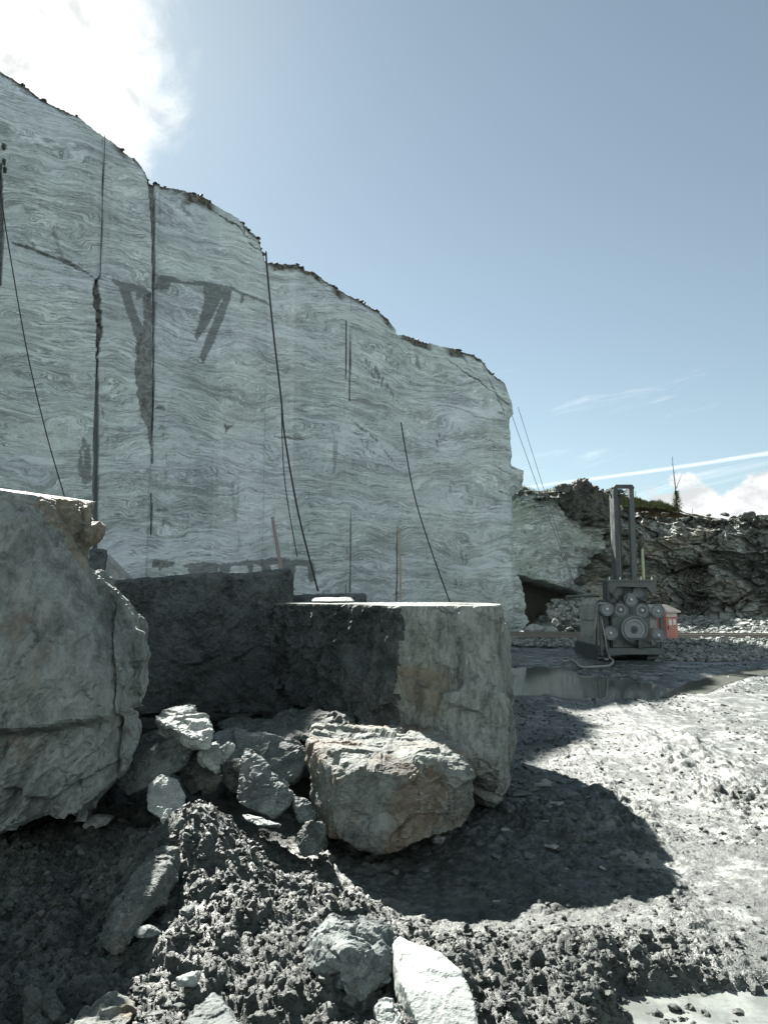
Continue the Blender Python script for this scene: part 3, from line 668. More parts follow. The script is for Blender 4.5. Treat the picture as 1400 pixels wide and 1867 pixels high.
lb_ = C.objects['boulder']; co = get_co(lb_.data); w_ = co + np.array(lb_.location)
px_ = 700 + F * w_[:, 0] / w_[:, 1]; py_ = 1085 - F * (w_[:, 2] - EYE) / w_[:, 1]
ledge = 1335 - 0.00055 * np.clip(px_ - 30, -500, 400) ** 2 * np.sign(px_ - 30) - 0.12 * px_ + 14 * fbm(px_ / 60, px_ * 0, px_ * 0, 1, 4)
ft = sstep(py_, ledge - 8, ledge + 16); frn = sstep(w_[:, 1], 5.6, 5.0)
q_ = w_[:, 0] * 0.94 - w_[:, 2] * 0.50 + 0.05 * fbm(w_[:, 0], w_[:, 1], w_[:, 2], 3, 3)
spl = fbm(q_ * 6.5, w_[:, 2] * 0.9 + w_[:, 0] * 0.5, w_[:, 1] * 0, 1.0, 5, 0.62, 91, True)
co[:, 1] += frn * (ft * (0.10 + 0.10 * spl) - 0.018 * fbm(w_[:, 0] * 5, w_[:, 2] * 1.1, w_[:, 1] * 0, 1.0, 5, 0.6, 92) + 0.10 * np.exp(-((px_ - 205 - 8 * fbm(w_[:, 2], w_[:, 2], w_[:, 2] * 0, 3, 3)) / 8) ** 2) * sstep(py_, 1080, 1130))
lb_.data.vertices.foreach_set('co', co.astype(np.float32).ravel())
m_r_tan = rock_mat('tan_weathered_stone', (0.10, 0.095, 0.075), (0.27, 0.26, 0.215), (0.165, 0.145, 0.105), 0.5, 1.4, (1, 1, 1), bs=0.7, bd=0.02, veins=0.3)
n1_ = 16 * fbm(px_ / 40, py_ / 40, px_ * 0, 1, 4, 0.6, 93); bnd = in_poly(px_ + n1_, py_ + n1_, [(52, 922), (100, 905), (200, 905), (200, 960), (160, 1045), (140, 1020), (118, 975), (92, 958), (80, 935)])
lb_.data.materials.append(m_r_tan); pv = np.array([p.vertices[0] for p in lb_.data.polygons]); lb_.data.polygons.foreach_set('material_index', bnd[pv].astype(np.int32)); lb_.data.update()

# dark rough-sided sawn block in the shade
rock('stone_block', [pp([(165, 1066, 8.6), (200, 1062, 8.4), (360, 1050, 8.9), (440, 1046, 9.2), (530, 1042, 9.6), (170, 1310, 8.6), (250, 1304, 8.5), (400, 1301, 9.0), (505, 1298, 9.45), (540, 1296, 9.6),
                     (200, 1062, 11.0), (530, 1045, 12.0), (200, 1245, 11.0), (540, 1245, 12.0)])],
     0.03, m_r_dark, 'long dark rough-faced quarry block in shade between the huge boulder and the flat-topped block', 'stone block',
     amp=0.035, sc=2.2, chip=0.03, chs=2.4, strat=0.008, sdir=(0.5, 0.3, 0.8), seed=5, fine=0.02)
# flat-topped block
def ring(z, pts):   # pts (px, depth)
    out = []
    for px, d_ in pts: out.append(np.array(((px - 700) / F * d_ * math.cos(PITCH) ** 0, d_, z)))
    return out
TOPZ = 1.565
TOPR = [(508, 8.1), (560, 7.75), (620, 7.4), (680, 7.05), (705, 6.8), (722, 6.4), (735, 5.95), (790, 5.85), (850, 5.88), (895, 6.08), (914, 6.4), (910, 7.2), (880, 8.2), (800, 8.9), (650, 9.0), (540, 8.8)]
rock('stone_block', [ring(TOPZ, TOPR) + ring(0.9, [(x + (4 if x > 900 else 0), d_) for x, d_ in TOPR]) + ring(0.55, [(508, 8.2), (690, 7.0), (735, 6.1), (800, 5.85), (900, 5.7), (922, 6.1), (912, 7.5), (700, 8.9)]),
                     ring(0.95, [(735, 6.0), (800, 5.7), (900, 5.75), (917, 6.1), (905, 7.6), (650, 7.5)]) + ring(0.45, [(745, 5.95), (830, 5.62), (905, 5.6), (926, 5.95), (918, 7.0), (640, 7.8)]) + ring(0.2, [(745, 6.0), (905, 5.7), (920, 6.0), (905, 7.3)]) + ring(-0.06, [(740, 6.4), (885, 6.0), (898, 6.3), (885, 7.4), (640, 7.8)]),
                     ring(0.7, [(515, 8.15), (700, 6.9), (700, 8.6), (540, 8.7)]) + ring(-0.06, [(510, 8.2), (700, 7.0), (740, 6.6), (700, 8.6), (540, 8.7)])],
     0.02, m_r_block, 'flat-topped sawn stone block with bulging rough sides, casting a rounded shadow', 'stone block',
     amp=0.05, sc=1.4, chip=0.085, chs=1.5, strat=0.012, sdir=(1, 0.4, 0.35), sfreq=7, seed=8, fine=0.018)
blk = C.objects['stone_block.001']
co = get_co(blk.data); lz = co[:, 2] + blk.location[2]
k_ = sstep(lz, TOPZ - 0.05, TOPZ - 0.015); co[:, 2] = co[:, 2] * (1 - k_) + (TOPZ - blk.location[2]) * k_
wx_ = co[:, 0] + blk.location[0]; wy_ = co[:, 1] + blk.location[1]
lf = sstep(wx_ + 0.10 * fbm(wx_ * 0, wy_ * 0, lz, 3.0, 4, 0.6, 70), 0.17, 0.10) * (1 - k_)                            # splintered darker flank on the left
co[:, 1] += lf * 0.10 * fbm(wx_, wy_, lz * 0.45, 4.5, 5, 0.65, 71, True); co[:, 0] -= lf * 0.08 * fbm(wx_, wy_, lz * 0.6, 6, 4, 0.6, 72, True)
blk.data.vertices.foreach_set('co', co.astype(np.float32).ravel())
blk.data.materials.append(m_r_dark); pv = np.array([p.vertices[0] for p in blk.data.polygons]); blk.data.polygons.foreach_set('material_index', (lf[pv] > 0.5).astype(np.int32)); blk.data.update()

rock('boulder', [pp([(600, 1530, 4.72), (655, 1545, 4.64), (730, 1545, 4.62), (800, 1528, 4.68), (850, 1500, 4.8), (862, 1450, 4.85), (860, 1405, 4.88), (838, 1378, 4.95), (612, 1420, 4.75), (655, 1400, 4.74), (725, 1415, 4.68), (790, 1385, 4.85),
                     (558, 1345, 5.3), (556, 1400, 5.2), (575, 1322, 5.8), (650, 1317, 6.0), (750, 1325, 5.9), (800, 1342, 5.6), (845, 1365, 5.3), (575, 1500, 5.1), (850, 1470, 5.6), (600, 1500, 5.8)])],
     0.013, m_r_brown, 'rust-stained boulder with a sunlit jagged top in front of the flat-topped block', 'boulder',
     amp=0.035, sc=2.6, chip=0.048, chs=2.6, strat=0.010, sdir=(0.12, 0.25, 1), sfreq=13, seed=11, fine=0.006)
rock('rock', [pp([(470, 1335, 6.4), (520, 1300, 6.7), (560, 1288, 6.9), (620, 1292, 6.9), (650, 1310, 6.5), (600, 1345, 5.9), (500, 1350, 6.0), (430, 1330, 7.0), (430, 1345, 6.6), (640, 1370, 6.6), (450, 1380, 6.6)])],
     0.02, m_r_mid, 'low layered rock lying behind the rust-stained boulder', amp=0.04, sc=3, chip=0.05, chs=4, strat=0.02, sfreq=18, seed=13)
R = rock
def pb(lst): return [P(q[0], q[1], q[2] * 0.92) for q in lst]
R('rock', [pp([(222, 1392, 5.0), (300, 1352, 4.95), (340, 1332, 4.95), (355, 1350, 5.0), (350, 1375, 5.0), (325, 1405, 4.95), (280, 1430, 4.9), (235, 1450, 4.9), (218, 1430, 4.95), (222, 1375, 5.5), (330, 1325, 5.5), (345, 1360, 5.5), (230, 1430, 5.4)])],
  0.010, m_r_grey, 'wedge-shaped grey slab with a sunlit upper edge leaning by the huge boulder', amp=0.02, chip=0.02, chs=6, seed=21)
R('rock', [pb([(283, 1303, 5.7), (345, 1288, 5.8), (362, 1290, 5.8), (378, 1315, 5.5), (389, 1335, 5.3), (375, 1352, 5.15), (350, 1345, 5.1), (300, 1322, 5.3), (290, 1335, 5.5), (330, 1370, 5.5), (380, 1360, 5.6)])],
  0.010, m_r_pale, 'bright white sunlit rock on top of the rubble by the dark block', amp=0.02, chip=0.03, chs=6, strat=0.01, sfreq=22, seed=22)
R('rock', [pp([(325, 1385, 5.15), (352, 1350, 5.2), (375, 1365, 5.15), (380, 1385, 5.1), (402, 1420, 5.05), (380, 1440, 5.0), (345, 1452, 5.0), (330, 1430, 5.05), (340, 1370, 5.6), (395, 1400, 5.5), (360, 1440, 5.5)])],
  0.010, m_r_mid, 'dark angular rock wedged under the white sunlit one', amp=0.02, chip=0.03, chs=6, seed=23)
R('rock', [pp([(362, 1372, 5.0), (378, 1352, 5.1), (395, 1350, 5.1), (402, 1362, 5.05), (402, 1400, 4.95), (395, 1414, 4.95), (375, 1400, 4.95), (360, 1390, 5.0), (370, 1360, 5.25), (398, 1405, 5.15)]), pp([(400, 1362, 5.05), (415, 1357, 5.05), (425, 1362, 5.05), (418, 1378, 5.0), (405, 1395, 5.0), (405, 1370, 5.2), (420, 1370, 5.2)])],
  0.007, m_r_pale, 'pale jagged shard with a forked top beside the big grey slab', amp=0.015, chip=0.02, chs=9, strat=0.006, sfreq=30, seed=24)
R('rock', [pp([(268, 1480, 4.5), (275, 1435, 4.6), (300, 1418, 4.7), (320, 1420, 4.7), (335, 1450, 4.65), (333, 1480, 4.55), (300, 1495, 4.45), (290, 1425, 4.95), (330, 1470, 4.95)])],
  0.009, m_r_pale, 'rounded pale rock half buried in the mud heap', amp=0.02, chip=0.02, chs=6, seed=25)
R('rock', [pp([(392, 1338, 5.7), (415, 1325, 5.8), (440, 1335, 5.8), (520, 1345, 5.7), (555, 1365, 5.6), (560, 1385, 5.55), (535, 1428, 5.4), (480, 1430, 5.4), (400, 1420, 5.4), (380, 1390, 5.5), (400, 1335, 6.2), (550, 1365, 6.2), (540, 1420, 6.0)])],
  0.013, m_r_grey, 'wide flat-faced grey slab standing left of the rust-stained boulder', amp=0.02, chip=0.025, chs=5, seed=26)
R('rock', [pp([(402, 1390, 5.3), (440, 1385, 5.3), (445, 1420, 5.2), (405, 1425, 5.2), (420, 1440, 5.2), (410, 1390, 5.6), (440, 1425, 5.6)])],
  0.010, m_r_brown, 'small brown block tucked behind the pointed slab', amp=0.015, chip=0.03, chs=7, strat=0.01, seed=27)
R('rock', [pp([(444, 1362, 4.95), (455, 1362, 4.95), (468, 1390, 4.85), (500, 1420, 4.75), (533, 1445, 4.7), (525, 1470, 4.65), (498, 1494, 4.6), (450, 1475, 4.6), (430, 1455, 4.65), (437, 1410, 4.8), (450, 1370, 5.1), (530, 1450, 5.0), (500, 1490, 4.9), (445, 1465, 4.95)])],
  0.009, m_r_grey, 'pointed grey slab with a rusty edge standing in the rubble', amp=0.015, chip=0.02, chs=7, seed=28)
R('rock', [pp([(533, 1450, 4.75), (560, 1458, 4.75), (572, 1478, 4.7), (570, 1500, 4.65), (545, 1500, 4.65), (535, 1480, 4.65), (540, 1455, 5.0), (568, 1490, 5.0)])],
  0.008, m_r_grey, 'small square rock between the pointed slab and the rust-stained boulder', amp=0.01, chip=0.02, chs=8, seed=29)
R('rock', [pp([(440, 1484, 4.55), (470, 1490, 4.5), (515, 1503, 4.45), (470, 1505, 4.4), (445, 1492, 4.45), (460, 1494, 4.7), (510, 1508, 4.6)])],
  0.006, m_r_pale, 'thin flat stone lying under the pointed slab', amp=0.006, chip=0.01, chs=9, seed=30)
R('rock', [pp([(538, 1520, 4.45), (560, 1500, 4.5), (590, 1497, 4.55), (594, 1520, 4.5), (580, 1560, 4.4), (545, 1560, 4.35), (560, 1500, 4.8), (595, 1540, 4.75)])],
  0.008, m_r_mid, 'muddy rock at the left foot of the rust-stained boulder', amp=0.02, chip=0.02, chs=7, seed=31)
# rubble darker in the gap
R('rock', [pp([(255, 1345, 6.0), (285, 1330, 6.1), (305, 1345, 6.0), (290, 1365, 5.8), (250, 1370, 5.8), (280, 1340, 6.4)])], 0.012, m_r_mid, 'dull rock in the gap behind the wedge-shaped slab', amp=0.02, chip=0.03, chs=7, seed=32)
R('rock', [pp([(395, 1325, 6.6), (420, 1308, 6.8), (455, 1312, 6.7), (470, 1330, 6.5), (430, 1340, 6.4), (410, 1320, 7.1), (460, 1325, 7.0)])], 0.014, m_r_mid, 'muddy lump at the foot of the dark quarry block', amp=0.03, chip=0.04, chs=7, seed=33)
# foreground
def pp(lst): return [P(q[0], q[1], q[2] * 0.965) for q in lst]
R('rock', [pp([(183, 1712, 3.35), (210, 1650, 3.45), (278, 1560, 3.75), (290, 1542, 3.85), (328, 1543, 3.85), (330, 1580, 3.75), (322, 1610, 3.65), (290, 1650, 3.5), (250, 1700, 3.35), (215, 1735, 3.25), (195, 1730, 3.28), (200, 1700, 3.75), (320, 1570, 4.1), (290, 1640, 3.8), (282, 1620, 3.5)])],
  0.007, m_r_mid, 'long dark slab tilted out of the mud with one bright sunlit end', amp=0.012, chip=0.02, chs=7, strat=0.006, sdir=(0.7, 0, -0.7), sfreq=20, seed=34)
R('rock', [pp([(555, 1735, 3.25), (575, 1700, 3.35), (605, 1668, 3.5), (660, 1668, 3.55), (705, 1695, 3.45), (716, 1730, 3.35), (700, 1750, 3.2), (712, 1790, 3.15), (655, 1826, 3.05), (600, 1800, 3.1), (560, 1770, 3.15), (640, 1740, 3.1), (600, 1690, 3.7), (700, 1720, 3.7), (650, 1800, 3.5)])],
  0.007, m_r_grey, 'chunky grey boulder in the near mud beside the bright white slab', amp=0.02, chip=0.03, chs=6, seed=35)
R('rock', [pp([(716, 1712, 3.35), (728, 1706, 3.4), (790, 1730, 3.25), (838, 1770, 3.1), (862, 1820, 2.95), (878, 1880, 2.82), (770, 1890, 2.82), (735, 1800, 3.0), (722, 1760, 3.15), (718, 1800, 3.15), (740, 1880, 3.0), (860, 1890, 3.2)])],
  0.007, m_r_pale, 'bright white sunlit slab lying tilted at the front', amp=0.005, chip=0.007, chs=5, strat=0.003, sdir=(0.7, 0.3, 0.3), seed=36, fine=0.003)
R('rock', [pp([(682, 1840, 2.95), (700, 1824, 3.0), (725, 1832, 3.0), (738, 1860, 2.9), (725, 1890, 2.85), (690, 1885, 2.85), (700, 1840, 3.15), (730, 1870, 3.1)])],
  0.007, m_r_pale, 'fist-sized pale stone at the bottom edge between the boulder and the white slab', amp=0.015, chip=0.02, chs=8, seed=37)
R('rock', [pp([(330, 1880, 2.65), (355, 1835, 2.8), (388, 1808, 2.9), (405, 1822, 2.85), (440, 1870, 2.65), (445, 1900, 2.6), (330, 1900, 2.6), (395, 1820, 3.1), (440, 1890, 3.0)])],
  0.007, m_r_grey, 'smooth bluish slab corner poking up at the bottom edge', amp=0.008, chip=0.012, chs=6, seed=38)
R('rock', [pp([(110, 1880, 2.65), (150, 1840, 2.8), (200, 1815, 2.95), (245, 1825, 2.95), (240, 1860, 2.75), (200, 1900, 2.6), (120, 1900, 2.6), (220, 1830, 3.2), (160, 1870, 3.1)])],
  0.008, m_r_brown, 'brownish rock in the shade at the bottom left', amp=0.015, chip=0.03, chs=6, seed=39)
R('rock', [pp([(42, 1880, 2.8), (60, 1800, 2.95), (100, 1790, 3.0), (110, 1850, 2.85), (95, 1900, 2.7), (60, 1810, 3.3), (105, 1870, 3.2)])],
  0.008, m_r_mid, 'upright dark rock in the shade by the bottom left corner', amp=0.015, chip=0.03, chs=6, seed=40)
def pp(lst): return [P(*q) for q in lst]
small = [((160, 1640), 30, 'rounded stone in the shaded mud left of the tilted dark slab'), ((230, 1560), 26, 'flat bluish stone in shade below the huge boulder'), ((180, 1505), 26, 'flat stone at the foot of the huge boulder'),
         ((130, 1650), 20, 'small dull stone in the dark mud under the huge boulder'), ((345, 1665), 14, 'small sunlit chip on the mud right of the tilted slab'), ((345, 1790), 26, 'pale flat stone in the near mud left of the chunky boulder'),
         ((930, 1480), 26, 'blocky stone in the shadow beside the shattered flakes'), ((770, 1590), 14, 'small stone under the overhang of the rust-stained boulder'), ((800, 1540), 20, 'dark stone tucked beneath the rust-stained boulder'),
         ((745, 1700), 20, 'rounded muddy stone above the bright white slab'), ((270, 1705), 18, 'dark chip leaning on the tilted slab'), ((575, 1640), 12, 'tiny pale chip in the lit clods'), ((150, 1560), 22, 'dull stone in shade among clods at the huge boulder'),
         ((1245, 1620), 8, 'little dark stone on the sunlit track'), ((1130, 1425), 8, 'little stone at the rim of the rounded shadow')]
def rnd_hull(r, flat=0.6, n=16, rng=RNG):
    v = rng.normal(size=(n, 3)); v /= np.linalg.norm(v, axis=1)[:, None]; v *= rng.uniform(0.75, 1.1, (n, 1)); v[:, 2] *= flat; v[:, 0] *= rng.uniform(0.9, 1.4)
    return v * r
for i, ((x_, y_), rp_, lb) in enumerate(small):
    g_ = G(x_, y_); r_ = rp_ / F * g_[1] * 0.9; z_0 = gz(g_[0], g_[1]); g_ = G(x_, y_, z_0)
    hp = rnd_hull(r_, 0.55) + np.array((g_[0], g_[1], z_0 + r_ * 0.3))
    R('stone', [hp], max(0.005, r_ / 12), (m_r_mid, m_r_grey, m_r_pale)[i % 3], lb, 'stone', amp=r_ * 0.12, sc=0.4 / r_, chip=r_ * 0.15, chs=0.5 / r_, seed=50 + i, fine=r_ * .03)

# shattered flakes on the shaded mud, one by one
protos = []
for i in range(6):
    n = RNG.integers(5, 8); a_ = np.sort(RNG.uniform(0, 6.28, n)); rr = RNG.uniform(0.6, 1.0, n)
    o_ = [np.array((math.cos(q) * w, math.sin(q) * w * 0.7, 0)) for q, w in zip(a_, rr)]
    bm = hull_bm([p + np.array((0, 0, 0.0)) for p in o_] + [p * RNG.uniform(0.75, 0.97) + np.array((0, 0, RNG.uniform(0.10, 0.2))) for p in o_])
    me = bpy.data.meshes.new('flake'); bm.to_mesh(me); bm.free(); me.materials.append(m_r_grey if i % 3 else m_r_pale); protos.append(me)
fl = [(1000, 1550, 26), (950, 1455, 22), (980, 1470, 20), (1015, 1478, 24), (1030, 1460, 18), (985, 1500, 18), (1005, 1505, 18), (1035, 1500, 20), (960, 1480, 16), (990, 1440, 22), (1040, 1455, 22), (1075, 1465, 12), (920, 1520, 14), (890, 1515, 14), (965, 1565, 14),
      (1000, 1430, 16), (975, 1412, 12), (950, 1405, 14), (1010, 1390, 12), (1045, 1480, 16), (1020, 1520, 10), (930, 1560, 9), (905, 1565, 12), (895, 1640, 10), (905, 1632, 9), (780, 1560, 10), (850, 1600, 7), (1100, 1590, 10), (960, 1355, 12), (1000, 1355, 14), (1040, 1362, 12), (990, 1370, 12), (950, 1430, 10), (1060, 1440, 9), (970, 1445, 12)]
for i in range(45):
    fl.append((RNG.uniform(860, 1120), RNG.uniform(1400, 1640), RNG.uniform(3, 8)))
for i, (x_, y_, s_) in enumerate(fl):
    g_ = G(x_, y_, -0.01); o = link('stone_flake', protos[i % 6]); o.location = (g_[0], g_[1], gz(g_[0], g_[1]) + 0.008)
    s_ = s_ / F * g_[1]; o.scale = (s_, s_ * 1.6, s_ * 1.2); o.rotation_euler = (RNG.uniform(-.22, .22), RNG.uniform(-.25, .25), RNG.uniform(0, 6.28))
    tag(o, 'thin grey stone flake lying on the shaded mud', 'stone flake', 'stone flakes scattered in the rounded shadow')
o = C.objects['stone_flake']; o['label'] = 'largest pale stone flake on the shaded mud'; del o['group']

# mud clods (uncountable) piled on the heap
def ico():
    bm = bmesh.new(); bmesh.ops.create_icosphere(bm, subdivisions=2, radius=1.0)
    v = np.array([q.co[:] for q in bm.verts]); f_ = np.array([[q.index for q in p.verts] for p in bm.faces]); bm.free(); return v, f_
IV, IF = ico()
def scatter_lumps(name, pos_, rad, mat, rough=0.3, flat=0.8, seed=0, freq=1.6, ang=False):
    n = len(pos_); nv = len(IV)
    q = RNG.normal(size=(n, 4)); q /= np.linalg.norm(q, axis=1)[:, None]; a, b_, c_, d_ = q.T
    Rm = np.stack([1 - 2 * (c_ ** 2 + d_ ** 2), 2 * (b_ * c_ - a * d_), 2 * (b_ * d_ + a * c_), 2 * (b_ * c_ + a * d_), 1 - 2 * (b_ ** 2 + d_ ** 2), 2 * (c_ * d_ - a * b_), 2 * (b_ * d_ - a * c_), 2 * (c_ * d_ + a * b_), 1 - 2 * (b_ ** 2 + c_ ** 2)], -1).reshape(n, 3, 3)
    base = np.broadcast_to(IV[None], (n, nv, 3)).copy(); of = RNG.uniform(0, 90, (n, 1))
    if ang:    # angular chips: push vertices onto random planes
        for k in range(6):
            pl = RNG.normal(size=(n, 3)); pl /= np.linalg.norm(pl, axis=1)[:, None]; h_ = RNG.uniform(0.35, 0.7, (n, 1))
            dd = np.einsum('nvk,nk->nv', base, pl) - h_; base -= np.maximum(dd, 0)[..., None] * pl[:, None, :]
    rr = np.maximum(0.35, 1 + rough * 1.6 * fbm(base[..., 0] + of, base[..., 1], base[..., 2], freq, 3, 0.75, seed))
    base = base * rr[..., None]; base *= RNG.uniform(0.7, 1.25, (n, 1, 3))
    base = np.einsum('nij,nvj->nvi', Rm, base); base[..., 2] *= flat
    V = base * rad[:, None, None] + pos_[:, None, :]
    Fq = (IF[None] + (np.arange(n) * nv)[:, None, None]).reshape(-1, 3)
    return link(name, np_mesh(name, V.reshape(-1, 3), Fq, False), mat)
N = 22000
x_ = RNG.uniform(-2.3, 2.0, N * 3); y_ = RNG.uniform(2.0, 6.5, N * 3) ** 1.0
zz_ = heap_zone(x_, y_); keep = RNG.uniform(0, 1, N * 3) < zz_ * np.where(y_ < 4.8, 1, 0.3); x_, y_ = x_[keep][:N], y_[keep][:N]
r_ = 0.004 + 0.022 * RNG.power(0.16, len(x_)) ** 1.6
hh, _ = ground_h(x_, y_)
m_clod, t, b = new_mat('clod_mud', 0.62, 0.5)
pos = t.node('ShaderNodeNewGeometry').outputs['Position']
n2 = t.noise(pos, 12, 7, 0.65); n3 = t.noise(pos, 110, 5, 0.7)
t.l.new(t.mix(t.ramp(n3, 0.5, 0.7, 0, .5), t.mix(t.ramp(n2, 0.35, 0.68), (0.020, 0.026, 0.023, 1), (0.048, 0.058, 0.052, 1)), (0.085, 0.097, 0.088, 1)), b.inputs['Base Color'])
bump(t, b, t.math('ADD', t.noise(pos, 45, 6, 0.7), t.math('MULTIPLY', n3, 0.4)), 0.8, 0.012)
tag(scatter_lumps('mud_clods', np.stack([x_, y_, hh + r_ * 0.1], -1), r_, m_clod, 0.6, 0.85, 3, 3.0), 'crumbly mud clods heaped among the near rocks', 'mud clods', kind='stuff')
N = 38000
x_ = RNG.uniform(0.2, 9.0, N); y_ = 3.0 + 15 * RNG.uniform(0, 1, N) ** 1.6; keep = (x_ < y_ * 0.6) & (fbm(x_, y_, x_ * 0, 0.9, 4) > -0.1) & (sd_poly(x_, y_, PUDP) > 0.1) & (sd_poly(x_, y_, PUD3) > 0.05); x_, y_ = x_[keep], y_[keep]
r_ = (0.003 + 0.012 * RNG.power(0.2, len(x_)) ** 1.5) * (1 + y_ * 0.06); hh, _ = ground_h(x_, y_)
tag(scatter_lumps('mud_crumbs', np.stack([x_, y_, hh + r_ * 0.15], -1), r_, m_clod, 0.5, 0.6, 4, 2.0), 'loose mud crumbs strewn over the wheel tracks', 'mud crumbs', kind='stuff')

n = 2600; x_ = RNG.uniform(-2.3, 2.2, n); y_ = RNG.uniform(2.3, 6.3, n); zz_ = heap_zone(x_, y_); kp = RNG.uniform(0, 1, n) < 0.08 + 0.9 * zz_ * sstep(x_, 1.0, -1.5); x_, y_ = x_[kp], y_[kp]
r_ = 0.007 + 0.034 * RNG.power(0.18, len(x_)) ** 1.5; hh, _ = ground_h(x_, y_)
tag(scatter_lumps('stone_chips', np.stack([x_, y_, hh + r_ * 0.3], -1), r_, m_r_mid, 0.1, 0.7, 12, 1.2, ang=True), 'small angular stone chips mixed through the near mud', 'stone chips', kind='stuff')

# ------------------------------------------------------------------ background rock face
BP = [(860, 38.5, 884), (945, 38.5, 882), (962, 38.6, 884), (1000, 39.5, 896), (1030, 40.2, 893), (1045, 40.6, 888), (1062, 41, 880), (1080, 41.5, 887), (1100, 42, 905), (1120, 42.3, 922), (1150, 42.3, 930), (1180, 42, 936), (1230, 41.5, 938), (1290, 40.5, 941), (1350, 39.5, 940), (1400, 38.5, 941), (1500, 36, 935), (1700, 31, 925), (2100, 20, 900), (2600, 12, 880)]
bx = np.array([P(a_, c_, d_)[0] for a_, d_, c_ in BP]); by = np.array([d_ for a_, d_, c_ in BP]); bz = np.array([P(a_, c_, d_)[2] for a_, d_, c_ in BP])
s_arc = np.concatenate([[0], np.cumsum(np.hypot(np.diff(bx), np.diff(by)))])
sA = np.arange(0, s_arc[-1], 0.05); nb = len(sA)
cx_ = np.interp(sA, s_arc, bx); cy_ = np.interp(sA, s_arc, by); tz_ = np.interp(sA, s_arc, bz)
def smooth_(a, k_=41):
    p = np.pad(a, k_ // 2, mode='edge'); return np.convolve(p, np.ones(k_) / k_, 'valid')
cxs, cys = smooth_(cx_), smooth_(cy_)
tx, ty = np.gradient(cxs), np.gradient(cys); L_ = np.hypot(tx, ty); nx_, ny_ = ty / L_, -tx / L_      # towards camera
NRB = 170; tb = np.linspace(0, 1, NRB)
SS, TT = np.meshgrid(sA, tb); ZB = TT * (tz_[None] + 0.3) - 0.3
pxs = 700 + F * (cxs / cys) * 1.0
zone = sstep(pxs, 1085, 1055)[None] * np.ones_like(ZB)                     # smooth banded part at the left
px_of = pxs[None] * np.ones_like(ZB)
wS = SS + 0.7 * fbm(SS, ZB, SS * 0, 0.5, 4, 0.55, 61); wZ = ZB + 0.5 * fbm(SS, ZB, SS * 0 + 7, 0.6, 4, 0.55, 62) + 0.1 * SS
wZ = wZ + 0.22 * np.sin(wS * 0.35) + 0.10 * wS
f1, f2, cr = worley(wS * 0.36, wZ * 0.70, SS * 0, 63, True)
g1, g2, gr_ = worley(wS * 0.75, wZ * 1.5, SS * 0, 64, True)
h1, h2, hr_ = worley(wS * 2.4, wZ * 7.5, SS * 0, 65, True)
disp = 1.3 * (cr - 0.5) * sstep(f2 - f1, 0, 0.10) + 0.40 * (gr_ - 0.5) + 0.14 * (hr_ - 0.5) - 0.15 * sstep(g2 - g1, 0.10, 0.0) + 0.10 * (h1 - 0.5)
for q_, a_ in ((0.8, 1.1), (1.9, 0.45), (4.2, 0.18)):
    e_, c_r, tl_ = worley_tilt(wS * q_, wZ * q_ * 1.4, SS * 0 + 0.5, int(q_ * 10)); disp += a_ * (tl_ * 1.6 + 0.25 * (c_r - 0.5)) * sstep(e_, 0, 0.05)
disp += 0.8 * fbm(SS, ZB, SS * 0, 0.25, 5, 0.55, 66) + 0.05 * fbm(SS, ZB, SS * 0, 5, 4, 0.65, 67)
rough_m = 1 - 0.92 * zone * sstep(tz_[None] - ZB, 0.4, 1.6)
disp *= rough_m
tdb = tz_[None] - ZB
disp -= 0.9 * sstep(tdb, 1.3, 0.0) ** 1.3                                    # crest leans back
disp += 0.5 * sstep(ZB, 1.2, 0.0)                                            # talus foot
# dark overhanging recess at the foot of the banded part
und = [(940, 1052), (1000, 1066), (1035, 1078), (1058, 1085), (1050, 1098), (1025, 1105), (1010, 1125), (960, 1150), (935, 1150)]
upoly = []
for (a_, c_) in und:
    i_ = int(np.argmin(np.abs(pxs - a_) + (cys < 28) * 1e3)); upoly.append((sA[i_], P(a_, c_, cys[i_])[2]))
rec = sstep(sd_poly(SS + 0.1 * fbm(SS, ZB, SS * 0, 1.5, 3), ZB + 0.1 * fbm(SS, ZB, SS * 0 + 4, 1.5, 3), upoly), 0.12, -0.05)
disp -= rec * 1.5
# deep dark cleft right of centre
cl = np.exp(-((px_of - 1262 - 12 * fbm(ZB, ZB * 0, ZB * 0, 0.6, 3)) / (20 + 14 * (1 - TT))) ** 2) * sstep(TT, 0.75, 0.5); disp -= 1.3 * cl
cl2 = np.exp(-((px_of - 1085) / 22) ** 2) * sstep(np.abs(ZB - 2.6), 1.0, 0.4); disp -= 1.0 * cl2
BX = cxs[None] + nx_[None] * disp; BY = cys[None] + ny_[None] * disp
ZB2 = ZB + sstep(tdb, 0.8, 0) * 0.22 * fbm(SS, SS * 0, SS * 0, 1.3, 5, 0.65, 68)
cm_ = sstep(fbm(SS, ZB, SS * 0, 0.8, 4, 0.6, 75), -0.15, 0.2)
crack = np.maximum(sstep(f2 - f1, 0.10, 0.0) * (0.35 + 0.65 * cm_), 0.6 * cm_ * sstep(g2 - g1, 0.09, 0.0)) * rough_m
crack = np.maximum(crack, 0.6 * cl)
rub = np.maximum(sstep(tdb + 0.4 * fbm(SS, ZB, SS * 0, 1.0, 3), 0.9, 0.5), sstep(fbm(SS * 0.7, ZB, SS * 0, 0.5, 4, 0.6, 69), 0.36, 0.46)) * (1 - 0.9 * zone * sstep(tdb, 0.3, 0.6))
rub = np.maximum(rub, cl)
disp_r = 0.22 * rub * (worley(SS * 4.0, ZB * 5, SS * 0, 70, True)[2] - 0.5)
BX += nx_[None] * disp_r; BY += ny_[None] * disp_r
capk = np.linspace(0, 1, 16)[1:] ** 1.5
